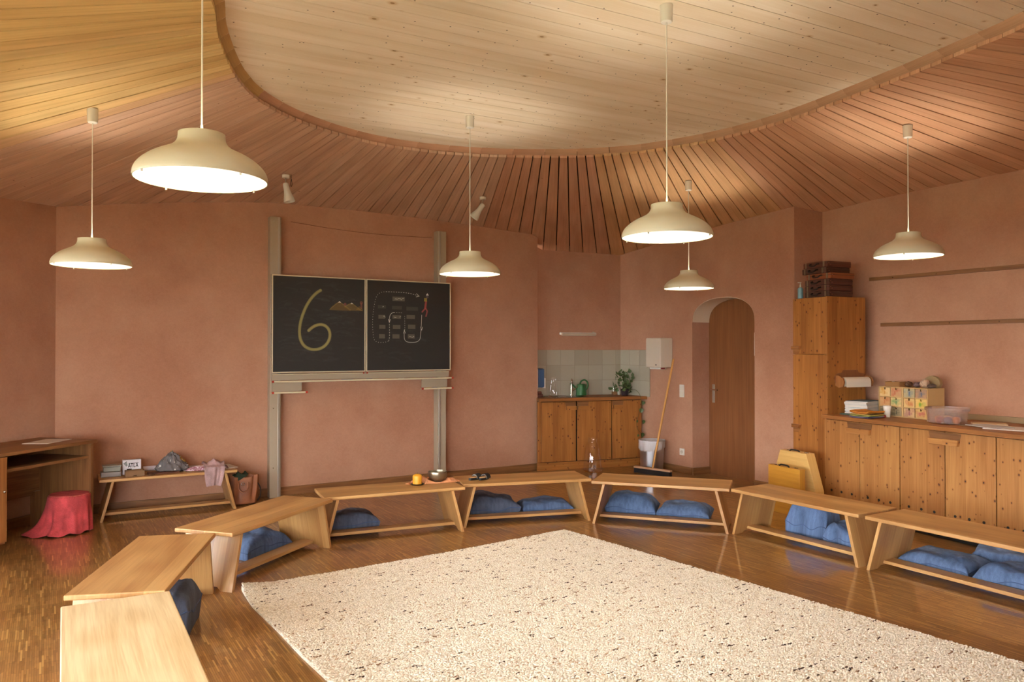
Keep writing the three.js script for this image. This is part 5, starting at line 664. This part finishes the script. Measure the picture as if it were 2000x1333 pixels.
  stone('bark_piece', 'dark brown bark piece on the drawer boxes', 0.53, -0.52, 0.095, 0.05, 0.06, [86, 60, 40], 2); stone('round_stone', 'rounded purplish stone on the drawer boxes', 0.625, -0.51, 0.085, 0.05, 0.06, [104, 82, 84], 5, 0.35); stone('mineral_lump', 'pale lumpy mineral on the drawer boxes', 0.705, -0.5, 0.09, 0.075, 0.07, [186, 160, 136], 8, 0.4); stone('flat_stone', 'flat dark stone at the right of the drawer boxes', 0.755, -0.52, 0.09, 0.036, 0.06, [92, 74, 64], 11);
  { const pts = []; for (let i = 0; i <= 24; i++) { const t = PI * i / 24; pts.push([cos(t) * 0.078 * (1 + 0.05 * sin(t * 3)), 0.03 + sin(t) * 0.072]); } pts.push([-0.06, 0.001], [0.06, 0.001]); single('wood_slice', T(extr(pts, 0.03, [], 0.003), 0, 0, 0), mat([146, 122, 84], 0.8), 'upright rounded slab behind the pale mineral', 'wood slice', cAt(0.705, ty, -0.615), CF.turn); }
  // plastic bowl with fruit
  const pb = thing('plastic_bowl', 'translucent plastic bowl of fruit on the counter', 'bowl', cAt(1.07, y, -0.29), CF.turn), mpl = new THREE.MeshPhysicalMaterial({ color: 0xeee0d8, transmission: 0.82, roughness: 0.22, thickness: 0, side: THREE.DoubleSide }); mesh('wall', lathe([[0, 0.002], [0.125, 0.002], [0.14, 0.01], [0.153, 0.105], [0.163, 0.108], [0.165, 0.13], [0.162, 0.132]], 64), mpl, pb); for (const x of [-1, 1]) mesh('grip', bx(0.012, 0.022, 0.07, x * 0.168, 0.12, 0, 0.005), mpl, pb);
  const fr = [[206, 130, 60], [150, 70, 50], [214, 150, 80], [110, 70, 90], [200, 120, 60], [120, 80, 96], [196, 140, 70]], fn = ['orange fruit at the left in the plastic bowl', 'dark red fruit in the plastic bowl', 'yellow orange fruit at the centre of the plastic bowl', 'purple fruit at the front of the plastic bowl', 'orange fruit at the right in the plastic bowl', 'purple fruit at the right in the plastic bowl', 'yellowish fruit at the back of the plastic bowl']; [[-0.075, 0.0], [-0.02, 0.055], [0.0, -0.02], [0.045, 0.05], [0.08, 0.0], [0.03, -0.08], [-0.05, -0.065]].forEach(([a, b], i) => { const q = cAt(1.07 + a, y + 0.004, -0.29 + b); single('fruit', lathe([[0, 0.004], [0.012, 0.0], [0.024, 0.008], [0.031, 0.028], [0.028, 0.045], [0.014, 0.055], [0.004, 0.052], [0, 0.05]], 24), mat(fr[i], 0.5), fn[i], 'fruit', q, i, 'fruit in the plastic bowl'); });
  // papers
  const sheet = (label, s, z, a, w, d, t, col, lift) => single('paper_sheet', T(bx(w, t, d), 0, t / 2 + lift, 0), mat(col, 0.9), label, 'paper', cAt(s, y, z), CF.turn + a, 'papers on the counter');
  sheet('white sheets at the right end of the counter', 1.62, -0.36, 0.3, 0.42, 0.3, 0.006, [222, 206, 192], 0.001); sheet('cream envelope right of the plastic bowl', 1.28, -0.5, 0.7, 0.24, 0.16, 0.012, [216, 186, 146], 0.001); sheet('grey sheets overlapping the white ones', 1.42, -0.3, -0.3, 0.28, 0.2, 0.004, [190, 180, 172], 0.008); sheet('brown notebook under the papers', 1.3, -0.31, 0.2, 0.2, 0.14, 0.006, [120, 84, 54], 0.0005);
  single('string_loop', tube([[-0.02, 0.003, 0], [0, 0.004, 0.018], [0.022, 0.003, 0.004], [0.006, 0.003, -0.016]], 0.002, 30, 6, true), mWhite, 'small white string left of the plastic bowl', 'string', cAt(0.88, y, -0.33));
}
renderer.render(scene, camera);
